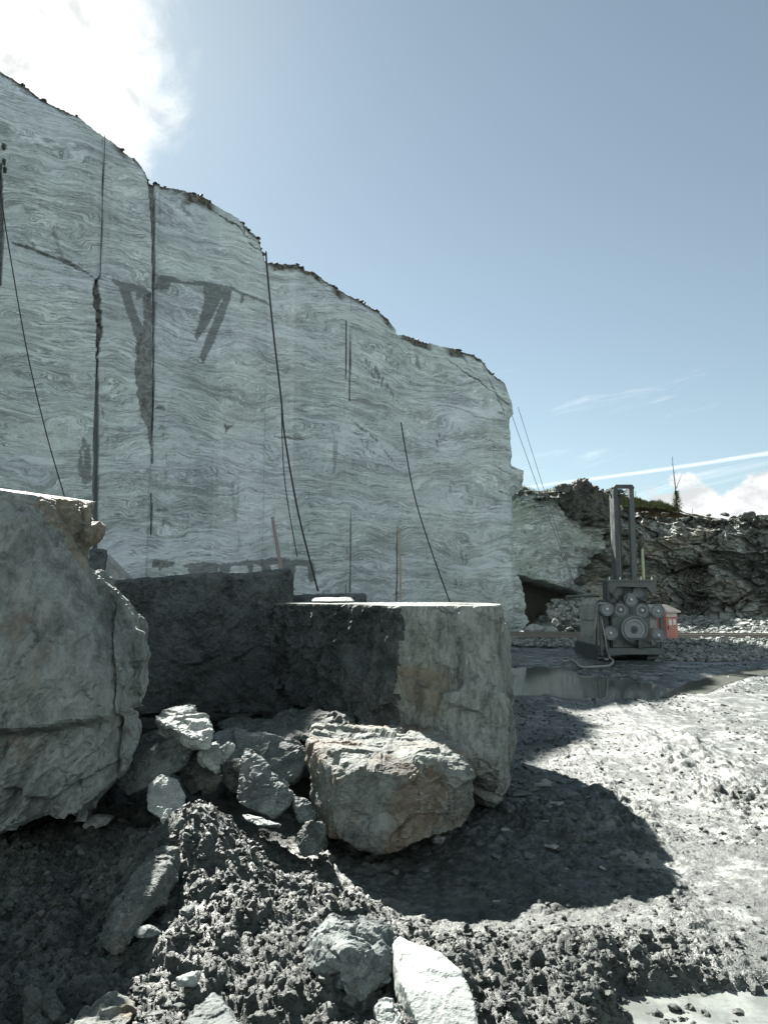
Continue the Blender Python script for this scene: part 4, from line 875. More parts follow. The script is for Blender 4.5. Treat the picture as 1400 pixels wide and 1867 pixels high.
CX = BX[-1][None] - nx_[None] * capk[:, None] * 9; CY = BY[-1][None] - ny_[None] * capk[:, None] * 9
CZ = ZB2[-1][None] + 0.12 * fbm(CX, CY, CX * 0, 1.6, 4, 0.6) * sstep(capk[:, None], 0, .1) - 0.25 * capk[:, None]
VB = np.stack([np.concatenate([BX, CX]), np.concatenate([BY, CY]), np.concatenate([ZB2, CZ])], -1)
zc = lambda a, v: np.concatenate([a, np.full((15, nb), v)])
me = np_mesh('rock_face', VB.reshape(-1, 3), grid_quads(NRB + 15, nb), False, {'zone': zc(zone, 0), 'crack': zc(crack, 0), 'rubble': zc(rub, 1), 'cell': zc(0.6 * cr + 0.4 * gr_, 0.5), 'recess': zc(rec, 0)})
m_bg, t, b = new_mat('broken_quarry_rock', 0.85, 0.25)
pos = t.node('ShaderNodeNewGeometry').outputs['Position']
PB = t.mapping(pos, rot=(0, 0.14, -0.9))
bc, bf, bfine = banded(t, b, PB, dark=(0.16, 0.175, 0.165), light=(0.40, 0.42, 0.40))
n1 = t.noise(pos, 0.5, 6, 0.6); n2 = t.noise(pos, 3.0, 8, 0.68, 0.5); n4 = t.noise(t.mapping(pos, scale=(1, 1, 3.2)), 2.0, 8, 0.7, 0.6)
cell = attr_node(t, 'cell')
rc = t.mix(t.ramp(t.math('ADD', t.math('MULTIPLY', n4, 0.7), t.math('MULTIPLY', cell, 0.3)), 0.35, 0.68), (0.16, 0.175, 0.16, 1), (0.56, 0.60, 0.56, 1))
rc = t.mix(t.math('MULTIPLY', t.ramp(t.math('ADD', t.math('MULTIPLY', n1, 0.6), t.math('MULTIPLY', cell, 0.4)), 0.50, 0.60), 0.7), rc, t.mix(n2, (0.16, 0.145, 0.115, 1), (0.38, 0.345, 0.28, 1)))
rc = t.mix(t.ramp(n2, 0.64, 0.74, 0, .8), rc, (0.03, 0.034, 0.03, 1))
rc = t.mix(t.math('MULTIPLY', attr_node(t, 'crack'), 0.85), rc, (0.015, 0.017, 0.015, 1))
rubc = t.mix(t.ramp(t.noise(pos, 7, 5, 0.7), 0.46, 0.56), (0.06, 0.065, 0.057, 1), (0.27, 0.285, 0.26, 1))
rc = t.mix(t.ramp(t.noise(pos, 9, 6, 0.75), 0.34, 0.46, 0.6, 0.0), rc, (0.05, 0.058, 0.052, 1))
col = t.mix(attr_node(t, 'zone'), rc, bc)
col = t.mix(t.math('MULTIPLY', attr_node(t, 'rubble'), 0.85), col, rubc)
col = t.mix(attr_node(t, 'recess'), col, t.mix(n4, (0.03, 0.032, 0.025, 1), (0.07, 0.072, 0.06, 1)))  # overhang shade also painted into the recess as a dark tone
t.l.new(col, b.inputs['Base Color']); bump(t, b, t.math('ADD', n4, n2), 0.8, 0.12)
bgc = link('rock_face', me, m_bg); tag(bgc, 'rough broken quarry wall of brown and grey rock behind the machine', 'rock face', kind='structure')
def bg_at(px, lift=0.0, back=0.0):
    i_ = int(np.argmin(np.abs(pxs - px) + (cys < 28) * 1e3)); return np.array((cxs[i_] - nx_[i_] * back, cys[i_] - ny_[i_] * back, tz_[i_] + lift))

# grassy bank above the face
def strip_hill(name, pts, y, mat, depth=14, attr=None):
    q = [P(a_, c_, y) for a_, c_ in pts]; xs = np.linspace(q[0][0], q[-1][0], 260); zt = np.interp(xs, [p[0] for p in q], [p[2] for p in q])
    zt = zt + 0.10 * fbm(xs, xs * 0, xs * 0, 1.2, 4, 0.6)
    tk = np.linspace(0, 1, 30); XX, TK = np.meshgrid(xs, tk)
    ZZ = np.where(TK < 0.6, (TK / 0.6) * (zt[None] - 4) + 4, zt[None] - (TK - 0.6) * 1.0); YY = y + np.where(TK < 0.6, TK * 2.0 - 1.2, (TK - 0.6) * depth)
    YY = YY + 0.25 * fbm(XX, ZZ, XX * 0, 1.5, 4, 0.6)
    return np_mesh(name, np.stack([XX, YY, ZZ], -1).reshape(-1, 3), grid_quads(30, 260)), xs, zt
m_soil, t, b = new_mat('brown_soil', 0.95, 0.1)
pos = t.node('ShaderNodeNewGeometry').outputs['Position']
t.l.new(t.mix(t.ramp(t.noise(pos, 3, 7, 0.7), 0.35, 0.65), (0.035, 0.028, 0.018, 1), (0.10, 0.085, 0.055, 1)), b.inputs['Base Color'])
me, gxs, gzt = strip_hill('soil_bank', [(1085, 905), (1110, 904), (1150, 908), (1190, 917), (1215, 926), (1240, 934), (1262, 940), (1275, 944), (1300, 950)], 46.0, m_soil)
tag(link('soil_bank', me, m_soil), 'brown soil bank on top of the rock face', 'bank', kind='structure')
m_grass, t, b = new_mat('grass', 0.8, 0.2)
pos = t.node('ShaderNodeNewGeometry').outputs['Position']
t.l.new(t.mix(t.noise(pos, 2.5, 4), (0.05, 0.065, 0.025, 1), (0.16, 0.18, 0.08, 1)), b.inputs['Base Color'])
b.inputs['Transmission Weight'].default_value = 0.0
def blades(name, base, hgt, wid, mat, label, spread=0.25):
    n = len(base); a_ = RNG.uniform(0, 6.28, n); w = np.stack([np.cos(a_), np.sin(a_), a_ * 0], -1) * (wid * RNG.uniform(.6, 1.3, n))[:, None]
    tip = base + np.stack([RNG.normal(0, spread, n) * hgt, RNG.normal(0, spread, n) * hgt, hgt], -1); mid = (base + tip) / 2 + w * 0.3
    V = np.stack([base - w, base + w, mid + w * .6, tip, mid - w * .6], 1).reshape(-1, 3)
    i_ = np.arange(n)[:, None] * 5; Fq = np.concatenate([i_ + [[0, 1, 2]], i_ + [[0, 2, 4]], i_ + [[4, 2, 3]]])
    return tag(link(name, np_mesh(name, V, Fq, False), mat), label, 'grass', kind='stuff')
n = 16000; gxr = RNG.uniform(gxs[0], gxs[-1], n); gzr = np.interp(gxr, gxs, gzt); dn_ = RNG.uniform(0, 1, n) ** 1.6
base = np.stack([gxr, 46.0 - 0.25 - dn_ * 0.55 + RNG.uniform(0, 2.5, n) * (RNG.uniform(0, 1, n) > .5), gzr - dn_ * 0.75 * sstep(gxr, gxs[-1], gxs[0]) - 0.05], -1)
blades('grass', base, RNG.uniform(0.06, 0.34, n) * np.clip(0.75 + 1.6 * fbm(gxr, gxr * 0, gxr * 0, 0.9, 4, 0.7, 88), 0.15, 2.2) * (0.5 + sstep(gxr, gxs[-1], gxs[40])), 0.02, m_grass, 'rough sunlit grass along the bank above the rock face')
n = 1200; tq = RNG.uniform(930, 1100, n); base = np.array([bg_at(q_, 0.0, RNG.uniform(0.5, 2.0)) for q_ in tq]); blades('grass', base, RNG.uniform(0.05, 0.25, n), 0.012, m_grass, 'sparse tufts along the rim left of the mast')

# mound and boulders on the rim
m_rimr = rock_mat('rim_rock', (0.025, 0.028, 0.024), (0.13, 0.14, 0.125), (0.14, 0.12, 0.09), 0.2, 1.0, bs=1.0, bd=0.06, veins=0.3, pale=(0.3, 0.31, 0.29))
R('mound', [pp([(1018, 905, 40), (1030, 893, 40), (1050, 879, 40.3), (1064, 878, 40.5), (1080, 886, 40.5), (1098, 902, 40.5), (1118, 925, 40.6), (1030, 940, 40), (1110, 950, 40), (1030, 895, 43), (1065, 879, 44), (1110, 925, 44)])],
  0.09, m_rimr, 'rounded spoil mound on the rim left of the mast', 'mound', amp=0.12, sc=1.2, chip=0.25, chs=1.8, seed=81, fine=0.14, strat=0.05, sfreq=8)
R('boulder', [pp([(1010, 893, 39.2), (1014, 884, 39.4), (1030, 882, 39.5), (1040, 888, 39.4), (1038, 897, 39.3), (1012, 897, 39.0), (1020, 884, 40.2), (1036, 894, 40.2)])],
  0.05, m_rimr, 'squarish boulder perched on the rim beside the spoil mound', amp=0.04, sc=2, chip=0.06, chs=2, seed=82, cat='boulder')
R('boulder', [pp([(1350, 940, 38.6), (1355, 934, 38.8), (1370, 934, 38.8), (1372, 932, 38.8), (1377, 936, 38.8), (1376, 945, 38.6), (1350, 946, 38.6), (1360, 934, 39.5), (1375, 936, 39.5)])],
  0.04, m_rimr, 'angular block on the rim at the far right', amp=0.03, sc=2, chip=0.05, chs=2, seed=83, cat='boulder')
for i, (a_, w_) in enumerate(((1320, 10), (1180, 8), (1140, 8), (1290, 6), (1215, 7))):
    c_ = bg_at(a_, 0.10, 0.6); R('boulder', [rnd_hull(w_ / F * 40, 0.55) + c_], 0.05, m_rimr, ['low boulder on the rim in front of the white cloud', 'boulder on the rim under the grassy bank', 'boulder on the rim just right of the mast', 'small boulder on the rim where the soil bank ends', 'boulder on the rim below the sapling'][i],
      'boulder', amp=0.03, sc=2, chip=0.05, chs=2, seed=84 + i)

# sapling: bare leader over a small spruce crown
m_bark = plain_mat('bark', (0.10, 0.08, 0.065), 0.9); m_need, t, b = new_mat('needles', 0.8, 0.2)
t.l.new(t.mix(t.noise(t.node('ShaderNodeNewGeometry').outputs['Position'], 4, 3), (0.03, 0.045, 0.02, 1), (0.13, 0.15, 0.07, 1)), b.inputs['Base Color'])
def tube(bm, pts, r, seg=8, r_end=None, cap=True):
    pts = [Vector(p) for p in pts]; n = len(pts); rings = []
    for i, p in enumerate(pts):
        d_ = (pts[min(i + 1, n - 1)] - pts[max(i - 1, 0)]).normalized(); a_ = d_.orthogonal().normalized()
        if rings:
            pa = prev - prev.project(d_)
            if pa.length > 1e-4: a_ = pa.normalized()
        prev = a_; b_ = d_.cross(a_); rr = r if r_end is None else r + (r_end - r) * i / (n - 1)
        rings.append([bm.verts.new(p + (a_ * math.cos(6.2832 * k / seg) + b_ * math.sin(6.2832 * k / seg)) * rr) for k in range(seg)])
    for i in range(n - 1):
        for k in range(seg): bm.faces.new((rings[i][k], rings[i][(k + 1) % seg], rings[i + 1][(k + 1) % seg], rings[i + 1][k]))
    if cap: bm.faces.new(rings[0][::-1]); bm.faces.new(rings[-1])
def bm_obj(name, bm, mat, parent=None, smooth=False, bevel=0.0):
    if bevel: bmesh.ops.bevel(bm, geom=[e for e in bm.edges if len(e.link_faces) == 2 and e.calc_face_angle(0) > 0.5], offset=bevel, segments=1, affect='EDGES', profile=0.5)
    bmesh.ops.recalc_face_normals(bm, faces=bm.faces)
    me = bpy.data.meshes.new(name); bm.to_mesh(me); bm.free()
    if smooth: me.polygons.foreach_set('use_smooth', np.full(len(me.polygons), True, bool))
    return link(name, me, mat, parent)
ty_ = 45.0; tb0 = P(1234, 930, ty_); px_m = ty_ / F
tr_ = empty('spruce_sapling', tuple(tb0)); tag(tr_, 'small scrawny spruce with a bare forked leader standing on the soil bank', 'tree')
def tl(px, py): return ((px - 1234) * px_m, 0, (930 - py) * px_m)
bm = bmesh.new(); tube(bm, [tl(1234, 936), tl(1233, 905), tl(1232, 880), tl(1230, 855), tl(1229, 830)], 0.05, 6, 0.012)
tube(bm, [tl(1232, 893), tl(1238, 880), tl(1245, 864)], 0.022, 5, 0.008)
for (a_, c_, e_, g_) in ((1230, 848, 1227, 842), (1231, 862, 1235, 857), (1231, 870, 1228, 864), (1233, 884, 1229, 879), (1233, 890, 1237, 886), (1229, 838, 1231, 834)): tube(bm, [tl(a_, c_), tl(e_, g_)], 0.012, 4, 0.006)
bm_obj('trunk', bm, m_bark, tr_)
bb, tips = [], []
for i in range(1500):
    h_ = RNG.uniform(0, 1); lvl = 932 - 34 * h_; rad = (10.5 * (1 - h_) ** 0.7 + 1.5) * px_m * (0.6 + 0.5 * math.sin(h_ * 24) ** 2); a_ = RNG.uniform(0, 6.28); q = RNG.uniform(0.1, 1) ** 0.7
    gap = math.sin(a_ * 3 + h_ * 9) > -0.6
    if gap: bb.append((math.cos(a_) * rad * q, math.sin(a_) * rad * q, (930 - lvl) * px_m + q * 0.10))
bb = np.array(bb); n = len(bb); dirn = bb * np.array((1, 1, 0)); dirn /= np.linalg.norm(dirn, axis=1)[:, None] + 1e-6
w = np.stack([-dirn[:, 1], dirn[:, 0], dirn[:, 0] * 0], -1) * 0.022; tip = bb + dirn * 0.13 + np.array((0, 0, 0.07)); V = np.stack([bb - w, bb + w, tip], 1).reshape(-1, 3)
link('crown', np_mesh('crown', V, np.arange(n * 3).reshape(-1, 3), False), m_need, tr_)
for i, (a_, h_) in enumerate(((1115, 18), (1158, 14), (1262, 14))):
    b0 = P(a_, 908 if a_ < 1200 else 940, 45.5); s_ = empty('seedling', tuple(b0)); tag(s_, ['tiny spruce seedling at the left end of the grassy bank', 'thin spindly seedling just right of the mast top', 'faint bare twig on the bank right of the sapling'][i], 'seedling')
    bm = bmesh.new(); tube(bm, [(0, 0, -0.3), (0.02, 0, h_ / F * 45)], 0.018, 5, 0.006)
    for k in range(9): q = k / 9; L = (1 - q) * (0.22 if i == 0 else 0.05) + 0.03; z0 = q * h_ / F * 45; a2 = k * 2.3; tube(bm, [(0, 0, z0), (math.cos(a2) * L, math.sin(a2) * L, z0 + L * .5)], 0.014, 4, 0.004)
    bm_obj('stem', bm, m_need if i == 0 else m_bark, s_)

# ------------------------------------------------------------------ gravel, rubble, rails
def band_pts(n, poly_px, z=0.0):
    q = [tuple(G(a_, c_)[:2]) for a_, c_ in poly_px]; xs = [p[0] for p in q]; ys = [p[1] for p in q]; out = []
    while len(out) < n:
        x_ = RNG.uniform(min(xs), max(xs), n * 2); y_ = RNG.uniform(min(ys), max(ys), n * 2); k_ = in_poly(x_, y_, q); out += list(zip(x_[k_], y_[k_]))
    return np.array(out[:n])
m_gravel, t, b = new_mat('crushed_stone', 0.8, 0.3)
pos = t.node('ShaderNodeNewGeometry').outputs['Position']; n1 = t.noise(pos, 5, 5, 0.7)
t.l.new(t.mix(t.ramp(n1, 0.38, 0.62), (0.075, 0.086, 0.08, 1), (0.28, 0.30, 0.285, 1)), b.inputs['Base Color'])
def gravel(name, n, poly, rmin, rmax, hfun, label):
    q = band_pts(n, poly); r_ = rmin + (rmax - rmin) * RNG.power(0.5, n); z = hfun(q[:, 0], q[:, 1]) * RNG.uniform(0.5, 1.0, n)
    return tag(scatter_lumps(name, np.concatenate([q, (z + r_ * .2)[:, None]], 1), r_, m_gravel, 0.15, 0.7, 7, 1.2, ang=True), label, 'gravel', kind='stuff')
yr = 25.0
berm = lambda x, y: 0.28 * np.exp(-((y - (23.3 - 0.05 * (x - 8))) / 1.5) ** 2)
gravel('gravel', 5200, [(1190, 1206), (1440, 1206), (1440, 1164), (1190, 1160)], 0.04, 0.13, berm, 'bank of crushed grey stone in front of the rails on the right')
gravel('gravel', 1600, [(930, 1180), (1062, 1186), (1062, 1160), (930, 1158)], 0.04, 0.11, lambda x, y: 0.10 + 0 * x, 'crushed stone between the cliff corner and the machine')
gravel('rubble', 5500, [(1235, 1160), (1440, 1162), (1440, 1138), (1235, 1132)], 0.05, 0.20, lambda x, y: 0.5 * sstep(y, 28, 36) * sstep(x, 26, 14), 'sunlit broken rubble at the foot of the rock face behind the rails')
gravel('rubble', 1500, [(1000, 1150), (1075, 1150), (1075, 1125), (1010, 1123)], 0.07, 0.30, lambda x, y: 1.3 * sstep(y, 30, 40), 'dark fallen rubble left of the machine under the overhang')
# countable broken rocks at the corner of the cliff
lab = ['big pale rock touching the cliff corner', 'flat oval slab lying on the pile by the cliff corner', 'angular rock right of the oval slab', 'pale block low in the pile by the rails', 'broad rock in the middle of the pile by the rails', 'bright block at the right end of the pile beside the machine', 'small grey rock on top of the pile near the overhang', 'rusty rock in the middle of the pile', 'small rock at the near edge of the pile', 'rock in the gap between pile and machine']
spec = [(975, 1148, 20, 12), (995, 1128, 12, 6), (1012, 1134, 10, 8), (985, 1158, 12, 8), (1003, 1150, 16, 9), (1042, 1152, 13, 10), (1008, 1120, 8, 5), (1022, 1145, 10, 8), (1025, 1158, 9, 6), (1055, 1160, 8, 7)]
for i, (a_, c_, w_, h_) in enumerate(spec):
    y_ = 29.5 + 0.8 * (i % 3); c3 = P(a_, c_, y_); s_ = y_ / F
    R('rock', [rnd_hull(1.0, 1.0) * np.array((w_ * s_ * 0.9, h_ * s_, h_ * s_)) + c3], 0.035, m_r_pale if i % 2 == 0 else m_r_mid, lab[i], 'rock', 'broken rocks piled at the cliff corner', amp=0.05, sc=2.5, chip=0.09, chs=2.5, seed=90 + i)
for i, (a_, c_, w_, h_) in enumerate(((1054, 1060, 10, 8), (1070, 1078, 8, 6), (1100, 1050, 14, 9))):
    c3 = P(a_, c_, 40.0); s_ = 40 / F; c3[1] -= 0.5
    R('rock', [rnd_hull(1.0, 1.0) * np.array((w_ * s_, h_ * s_, h_ * s_)) + c3], 0.07, m_rimr, ['dark rock lodged at the right end of the overhang', 'rock lodged lower on the slope behind the handrail', 'dark rock lodged in the hollow behind the mast'][i], 'rock', amp=0.08, sc=2, chip=0.1, chs=2, seed=101 + i)
m_white = plain_mat('white_plastic', (0.72, 0.73, 0.70), 0.5, dirt=0.2)
m_steel = plain_mat('rail_steel', (0.20, 0.19, 0.175), 0.45, 0.3, 0.4, 4, (0.16, 0.15, 0.13))
def box(bm, x0, x1, y0, y1, z0, z1):
    v = [bm.verts.new(p) for p in ((x0, y0, z0), (x1, y0, z0), (x1, y1, z0), (x0, y1, z0), (x0, y0, z1), (x1, y0, z1), (x1, y1, z1), (x0, y1, z1))]
    for f_ in ((0, 3, 2, 1), (4, 5, 6, 7), (0, 1, 5, 4), (1, 2, 6, 5), (2, 3, 7, 6), (3, 0, 4, 7)): bm.faces.new([v[i] for i in f_])
def prism(bm, pts, y0, y1):
    """outline (x,z) extruded in y"""
    a_ = [bm.verts.new((p[0], y0, p[1])) for p in pts]; b_ = [bm.verts.new((p[0], y1, p[1])) for p in pts]; n = len(pts)
    bm.faces.new(a_); bm.faces.new(b_[::-1])
    for i in range(n): bm.faces.new((a_[i], b_[i], b_[(i + 1) % n], a_[(i + 1) % n]))
def cyl(bm, c_, r, y0, y1, seg=32, prof=None):
    """lathe round the y axis: prof list of (radius, y)"""
    prof = prof or [(0, y0), (r, y0), (r, y1), (0, y1)]; rings = []
    for rr, yy in prof: rings.append([bm.verts.new((c_[0] + math.cos(6.2832 * k / seg) * max(rr, 1e-4), yy, c_[1] + math.sin(6.2832 * k / seg) * max(rr, 1e-4))) for k in range(seg)])
    for i in range(len(rings) - 1):
        for k in range(seg): bm.faces.new((rings[i][k], rings[i][(k + 1) % seg], rings[i + 1][(k + 1) % seg], rings[i + 1][k]))
    bmesh.ops.remove_doubles(bm, verts=bm.verts, dist=2e-4)
# rail track: two rails on sleepers, passing behind the machine
r0 = P(900, 1158, 27.2); r1 = P(1400, 1168, 26.2); dirr = (r1 - r0); dirr[2] = 0; dirr /= np.linalg.norm(dirr); ang = math.atan2(dirr[1], dirr[0])
track = empty('rail_track', (float(r0[0]) - 1, float(r0[1]), 0.0), ang); tag(track, 'pair of low rusty rails running across behind the machine and the red cabinet', 'rail track')
Lr = 22.0
for k, yo in enumerate((0.0, 1.15)):
    bm = bmesh.new(); prism(bm, [(-0.06, 0), (0.06, 0), (0.06, 0.015), (0.012, 0.03), (0.012, 0.10), (0.035, 0.11), (0.035, 0.14), (-0.035, 0.14), (-0.035, 0.11), (-0.012, 0.10), (-0.012, 0.03), (-0.06, 0.015)], 0, Lr)
    bmesh.ops.rotate(bm, verts=bm.verts, cent=(0, 0, 0), matrix=Matrix.Rotation(-math.pi / 2, 3, 'Z')); bmesh.ops.translate(bm, verts=bm.verts, vec=(0, yo, 0.14))
    bm_obj('rail', bm, m_steel, track)
m_timber = plain_mat('sleeper_timber', (0.09, 0.088, 0.08), 0.9)
bm = bmesh.new(); box(bm, 0, 0.22, -0.3, 1.45, 0.02, 0.137); sl0 = bm_obj('sleeper', bm, m_timber, track, bevel=0.01)
for k in range(1, 24): s_ = sl0.copy(); C.objects.link(s_); s_.parent = track; s_.location = (k * 0.9, 0, 0)

# white crates and a kerb piece beyond the rails
def small_box(name, px, py, y, w, h, d_, rz, mat, label, cat):
    c3 = P(px, py, y); o = empty(name, (float(c3[0]), y, float(c3[2]) - h), rz); o.rotation_euler = (0, -0.12, rz); tag(o, label, cat)
    bm = bmesh.new(); box(bm, -w / 2, w / 2, -d_ / 2, d_ / 2, 0, h); bm_obj('body', bm, mat, o, bevel=0.03)
    for k in (-1, 1): bm = bmesh.new(); box(bm, w * 0.25 * k - w * .04, w * 0.25 * k + w * .04, -d_ / 2 - 0.004, -d_ / 2 + 0.03, h * 0.45, h * 0.65); bm_obj('slot', bm, m_black, o)
m_black = plain_mat('black_rubber', (0.02, 0.021, 0.021), 0.7, dirt=0.3)
small_box('crate', 1351, 1136, 33.0, 0.62, 0.24, 0.4, 0.3, m_white, 'white box with two holes lying tilted on the rubble beyond the rails', 'box')
R('stone_block', [pp([(1380, 1165, 29), (1383, 1155, 29.2), (1398, 1153, 29.3), (1420, 1155, 29), (1425, 1168, 28.8), (1385, 1170, 28.8), (1390, 1155, 30), (1420, 1160, 30)])], 0.03, m_r_pale, 'white sunlit block at the right edge just beyond the rails', 'stone block', amp=0.02, chip=0.03, chs=4, seed=120)

# ------------------------------------------------------------------ wire saw machine
MY = 19.35; MS = MY / F
def MX(px): return (px - 1130) * MS
def MZ(py): return (1202 - py) * MS + 0.0
m_mach = plain_mat('machine_grey_paint', (0.085, 0.102, 0.102), 0.55, 0.0, 0.45, 3.5, (0.15, 0.158, 0.145))
m_mdark = plain_mat('machine_dark_steel', (0.05, 0.058, 0.060), 0.5, 0.2, 0.5, 4, (0.12, 0.13, 0.125))
m_pale = plain_mat('faded_cream_paint', (0.36, 0.38, 0.355), 0.5, 0, 0.45, 2.5, (0.17, 0.17, 0.15))
m_pul = plain_mat('pulley_grey', (0.24, 0.265, 0.28), 0.5, 0.0, 0.35, 6, (0.13, 0.14, 0.135))
m_hub = plain_mat('bright_hub', (0.75, 0.78, 0.78), 0.35, 0.0, 0.05)
m_green = plain_mat('pale_green_paint', (0.42, 0.47, 0.30), 0.5, 0, 0.2)
m_hose = plain_mat('hose', (0.30, 0.31, 0.29), 0.6, 0, 0.4)
mach = empty('wire_saw_machine', (float(P(1130, 1150, MY)[0]), MY, 0.0)); tag(mach, 'grey tracked stone-sawing machine with round pulleys and a tall twin mast, by the puddle', 'sawing machine')
def wheel(name, px, py, rpx, y0, mat=m_pul, hub=True, parent=mach, seg=40):
    r = rpx * MS; c_ = (MX(px), MZ(py)); bm = bmesh.new()
    cyl(bm, c_, r, 0, 0, seg, [(0, y0 + 0.015), (r * 0.30, y0 + 0.015), (r * 0.34, y0 + 0.03), (r * 0.58, y0 + 0.03), (r * 0.62, y0 + 0.012), (r * 0.80, y0 + 0.012), (r * 0.84, y0 + 0.035), (r * 0.88, y0 + 0.035), (r * 0.93, y0), (r, y0), (r, y0 + 0.025), (r * 0.9, y0 + 0.045), (r, y0 + 0.065), (r, y0 + 0.09), (0, y0 + 0.09)])
    w = bm_obj(name, bm, mat, parent)
    if hub:
        bm = bmesh.new(); cyl(bm, c_, 0, 0, 0, 16, [(0, y0 - 0.03), (r * 0.13, y0 - 0.03), (r * 0.17, y0 - 0.01), (r * 0.17, y0 + 0.02)]); bm_obj('hub', bm, m_hub, w)
    return w
for (a_, c_, y0) in ((1139.5, 1095, -0.55), (1095.5, 1111.3, -0.6), (1120.8, 1112.5, -0.52), (1159, 1113.8, -0.52), (1184.4, 1114.8, -0.6), (1100.6, 1153, -0.6), (1183.8, 1156.6, -0.6)): wheel('pulley', a_, c_, 12, y0)
for a_, c_ in ((1117.7, 1078), (1159, 1081)): wheel('guide_pulley', a_, c_, 11.5, -0.35, m_pul, False)
fw = wheel('flywheel', 1141.8, 1146.5, 22.5, -0.62, m_pul, False, seg=56)
bm = bmesh.new(); c_ = (MX(1141.8), MZ(1146.5)); r = 22.5 * MS
for k in range(10):
    a_ = k * 0.6283; q = (c_[0] + math.cos(a_) * r * .22, c_[1] + math.sin(a_) * r * .22); cyl(bm, q, 0.014, -0.64, -0.60, 8)
cyl(bm, c_, r * .14, -0.63, -0.60, 20); bm_obj('hub', bm, m_mdark, fw)
bm = bmesh.new()
for k in range(36):
    a_ = k * 6.2832 / 36; q = (c_[0] + math.cos(a_) * r * .90, c_[1] + math.sin(a_) * r * .90); cyl(bm, q, 0.008, -0.625, -0.61, 6)
bm_obj('rim_bolts', bm, m_mdark, fw)
bm = bmesh.new(); prism(bm, [(MX(1106), MZ(1178)), (MX(1106), MZ(1135)), (MX(1103), MZ(1122)), (MX(1103), MZ(1106)), (MX(1130), MZ(1104)), (MX(1132), MZ(1086)), (MX(1147), MZ(1086)), (MX(1149), MZ(1104)), (MX(1172), MZ(1106)), (MX(1172), MZ(1135)), (MX(1170), MZ(1178))], -0.50, -0.42)
bm_obj('front_plate', bm, m_mach, mach, bevel=0.008)
bm = bmesh.new(); box(bm, MX(1104), MX(1172), -0.41, 1.1, MZ(1178), MZ(1100)); bm_obj('gearbox', bm, m_mdark, mach, bevel=0.02)
bm = bmesh.new(); prism(bm, [(MX(1082), MZ(1168)), (MX(1083), MZ(1104)), (MX(1089), MZ(1094)), (MX(1103), MZ(1096)), (MX(1103), MZ(1180)), (MX(1085), MZ(1180))], -0.32, 1.3)
hb = bm_obj('engine_housing', bm, m_pale, mach, bevel=0.03)
bm = bmesh.new(); box(bm, MX(1087), MX(1103), -0.34, -0.325, MZ(1176), MZ(1104)); bm_obj('side_door', bm, m_mach, hb, bevel=0.004)
bm = bmesh.new(); box(bm, MX(1090), MX(1097), -0.37, -0.341, MZ(1139), MZ(1132)); bm_obj('latch', bm, m_mdark, hb, bevel=0.004)
for a_, c_ in ((1065, 1120), (1065, 1150)):
    bm = bmesh.new(); box(bm, MX(1082) - 0.03, MX(1082) + 0.02, 0.0, 1.1, MZ(c_ + 12), MZ(c_ - 10)); bm_obj('panel', bm, m_pale, hb, bevel=0.004)
bm = bmesh.new(); box(bm, MX(1172.5), MX(1187), -0.40, 0.9, MZ(1145), MZ(1118)); bm_obj('control_box', bm, m_pale, mach, bevel=0.015)
bm = bmesh.new(); box(bm, MX(1189), MX(1193.5), -0.55, -0.47, MZ(1188), MZ(1118)); bm_obj('side_post', bm, m_mach, mach, bevel=0.004)
bm = bmesh.new(); box(bm, MX(1083), MX(1087.5), -0.55, -0.47, MZ(1192), MZ(1124)); bm_obj('side_post', bm, m_mach, mach, bevel=0.004)
bm = bmesh.new(); prism(bm, [(MX(1091), MZ(1189)), (MX(1093), MZ(1178.5)), (MX(1185), MZ(1179)), (MX(1189), MZ(1189))], -0.72, -0.52); bm_obj('bumper_beam', bm, m_mach, mach, bevel=0.01)
bm = bmesh.new(); box(bm, MX(1128), MX(1182), -0.80, -0.74, MZ(1164), MZ(1160.5)); box(bm, MX(1144), MX(1150), -0.78, -0.56, MZ(1178), MZ(1164.5)); bm_obj('guard_bar', bm, m_mdark, mach, bevel=0.004)
bm = bmesh.new()
arc = [(MX(1141.8) + math.cos(a_) * r * 1.12, -0.66, MZ(1146.5) + math.sin(a_) * r * 1.12) for a_ in np.linspace(-2.7, -1.2, 14)]; tube(bm, arc, 0.025, 6); bm_obj('wheel_guard', bm, m_mdark, mach, True)
def crawler(x0, x1, y0, y1):
    tk = bmesh.new(); h = 0.36; r_ = h / 2; out = []
    for a_ in np.linspace(math.pi / 2, 3 * math.pi / 2, 9): out.append((y0 + r_ + math.cos(a_) * r_, r_ + 0.0 + math.sin(a_) * r_))
    for a_ in np.linspace(-math.pi / 2, math.pi / 2, 9): out.append((y1 - r_ + math.cos(a_) * r_, r_ + math.sin(a_) * r_))
    prism(tk, out, x0, x1); bmesh.ops.rotate(tk, verts=tk.verts, cent=(0, 0, 0), matrix=Matrix(((0, 1, 0), (1, 0, 0), (0, 0, 1))))
    o = bm_obj('track', tk, m_mdark, mach)
    lg = bmesh.new(); L = y1 - y0 - 2 * r_
    for k in range(int(L / 0.13)):
        for zz in (0.0, h): box(lg, x0 - 0.015, x1 + 0.015, y0 + r_ + k * 0.13, y0 + r_ + k * 0.13 + 0.05, zz - 0.022, zz + 0.022)
    for a_ in np.linspace(math.pi * .6, math.pi * 1.4, 5):
        yy, zz = y0 + r_ + math.cos(a_) * r_, r_ + math.sin(a_) * r_; box(lg, x0 - 0.015, x1 + 0.015, yy - 0.02, yy + 0.02, zz - 0.03, zz + 0.03)
    bm_obj('track_plates', lg, m_mach, o)
crawler(MX(1081), MX(1100), -0.45, 1.9); crawler(MX(1168), MX(1186), -0.45, 1.9)
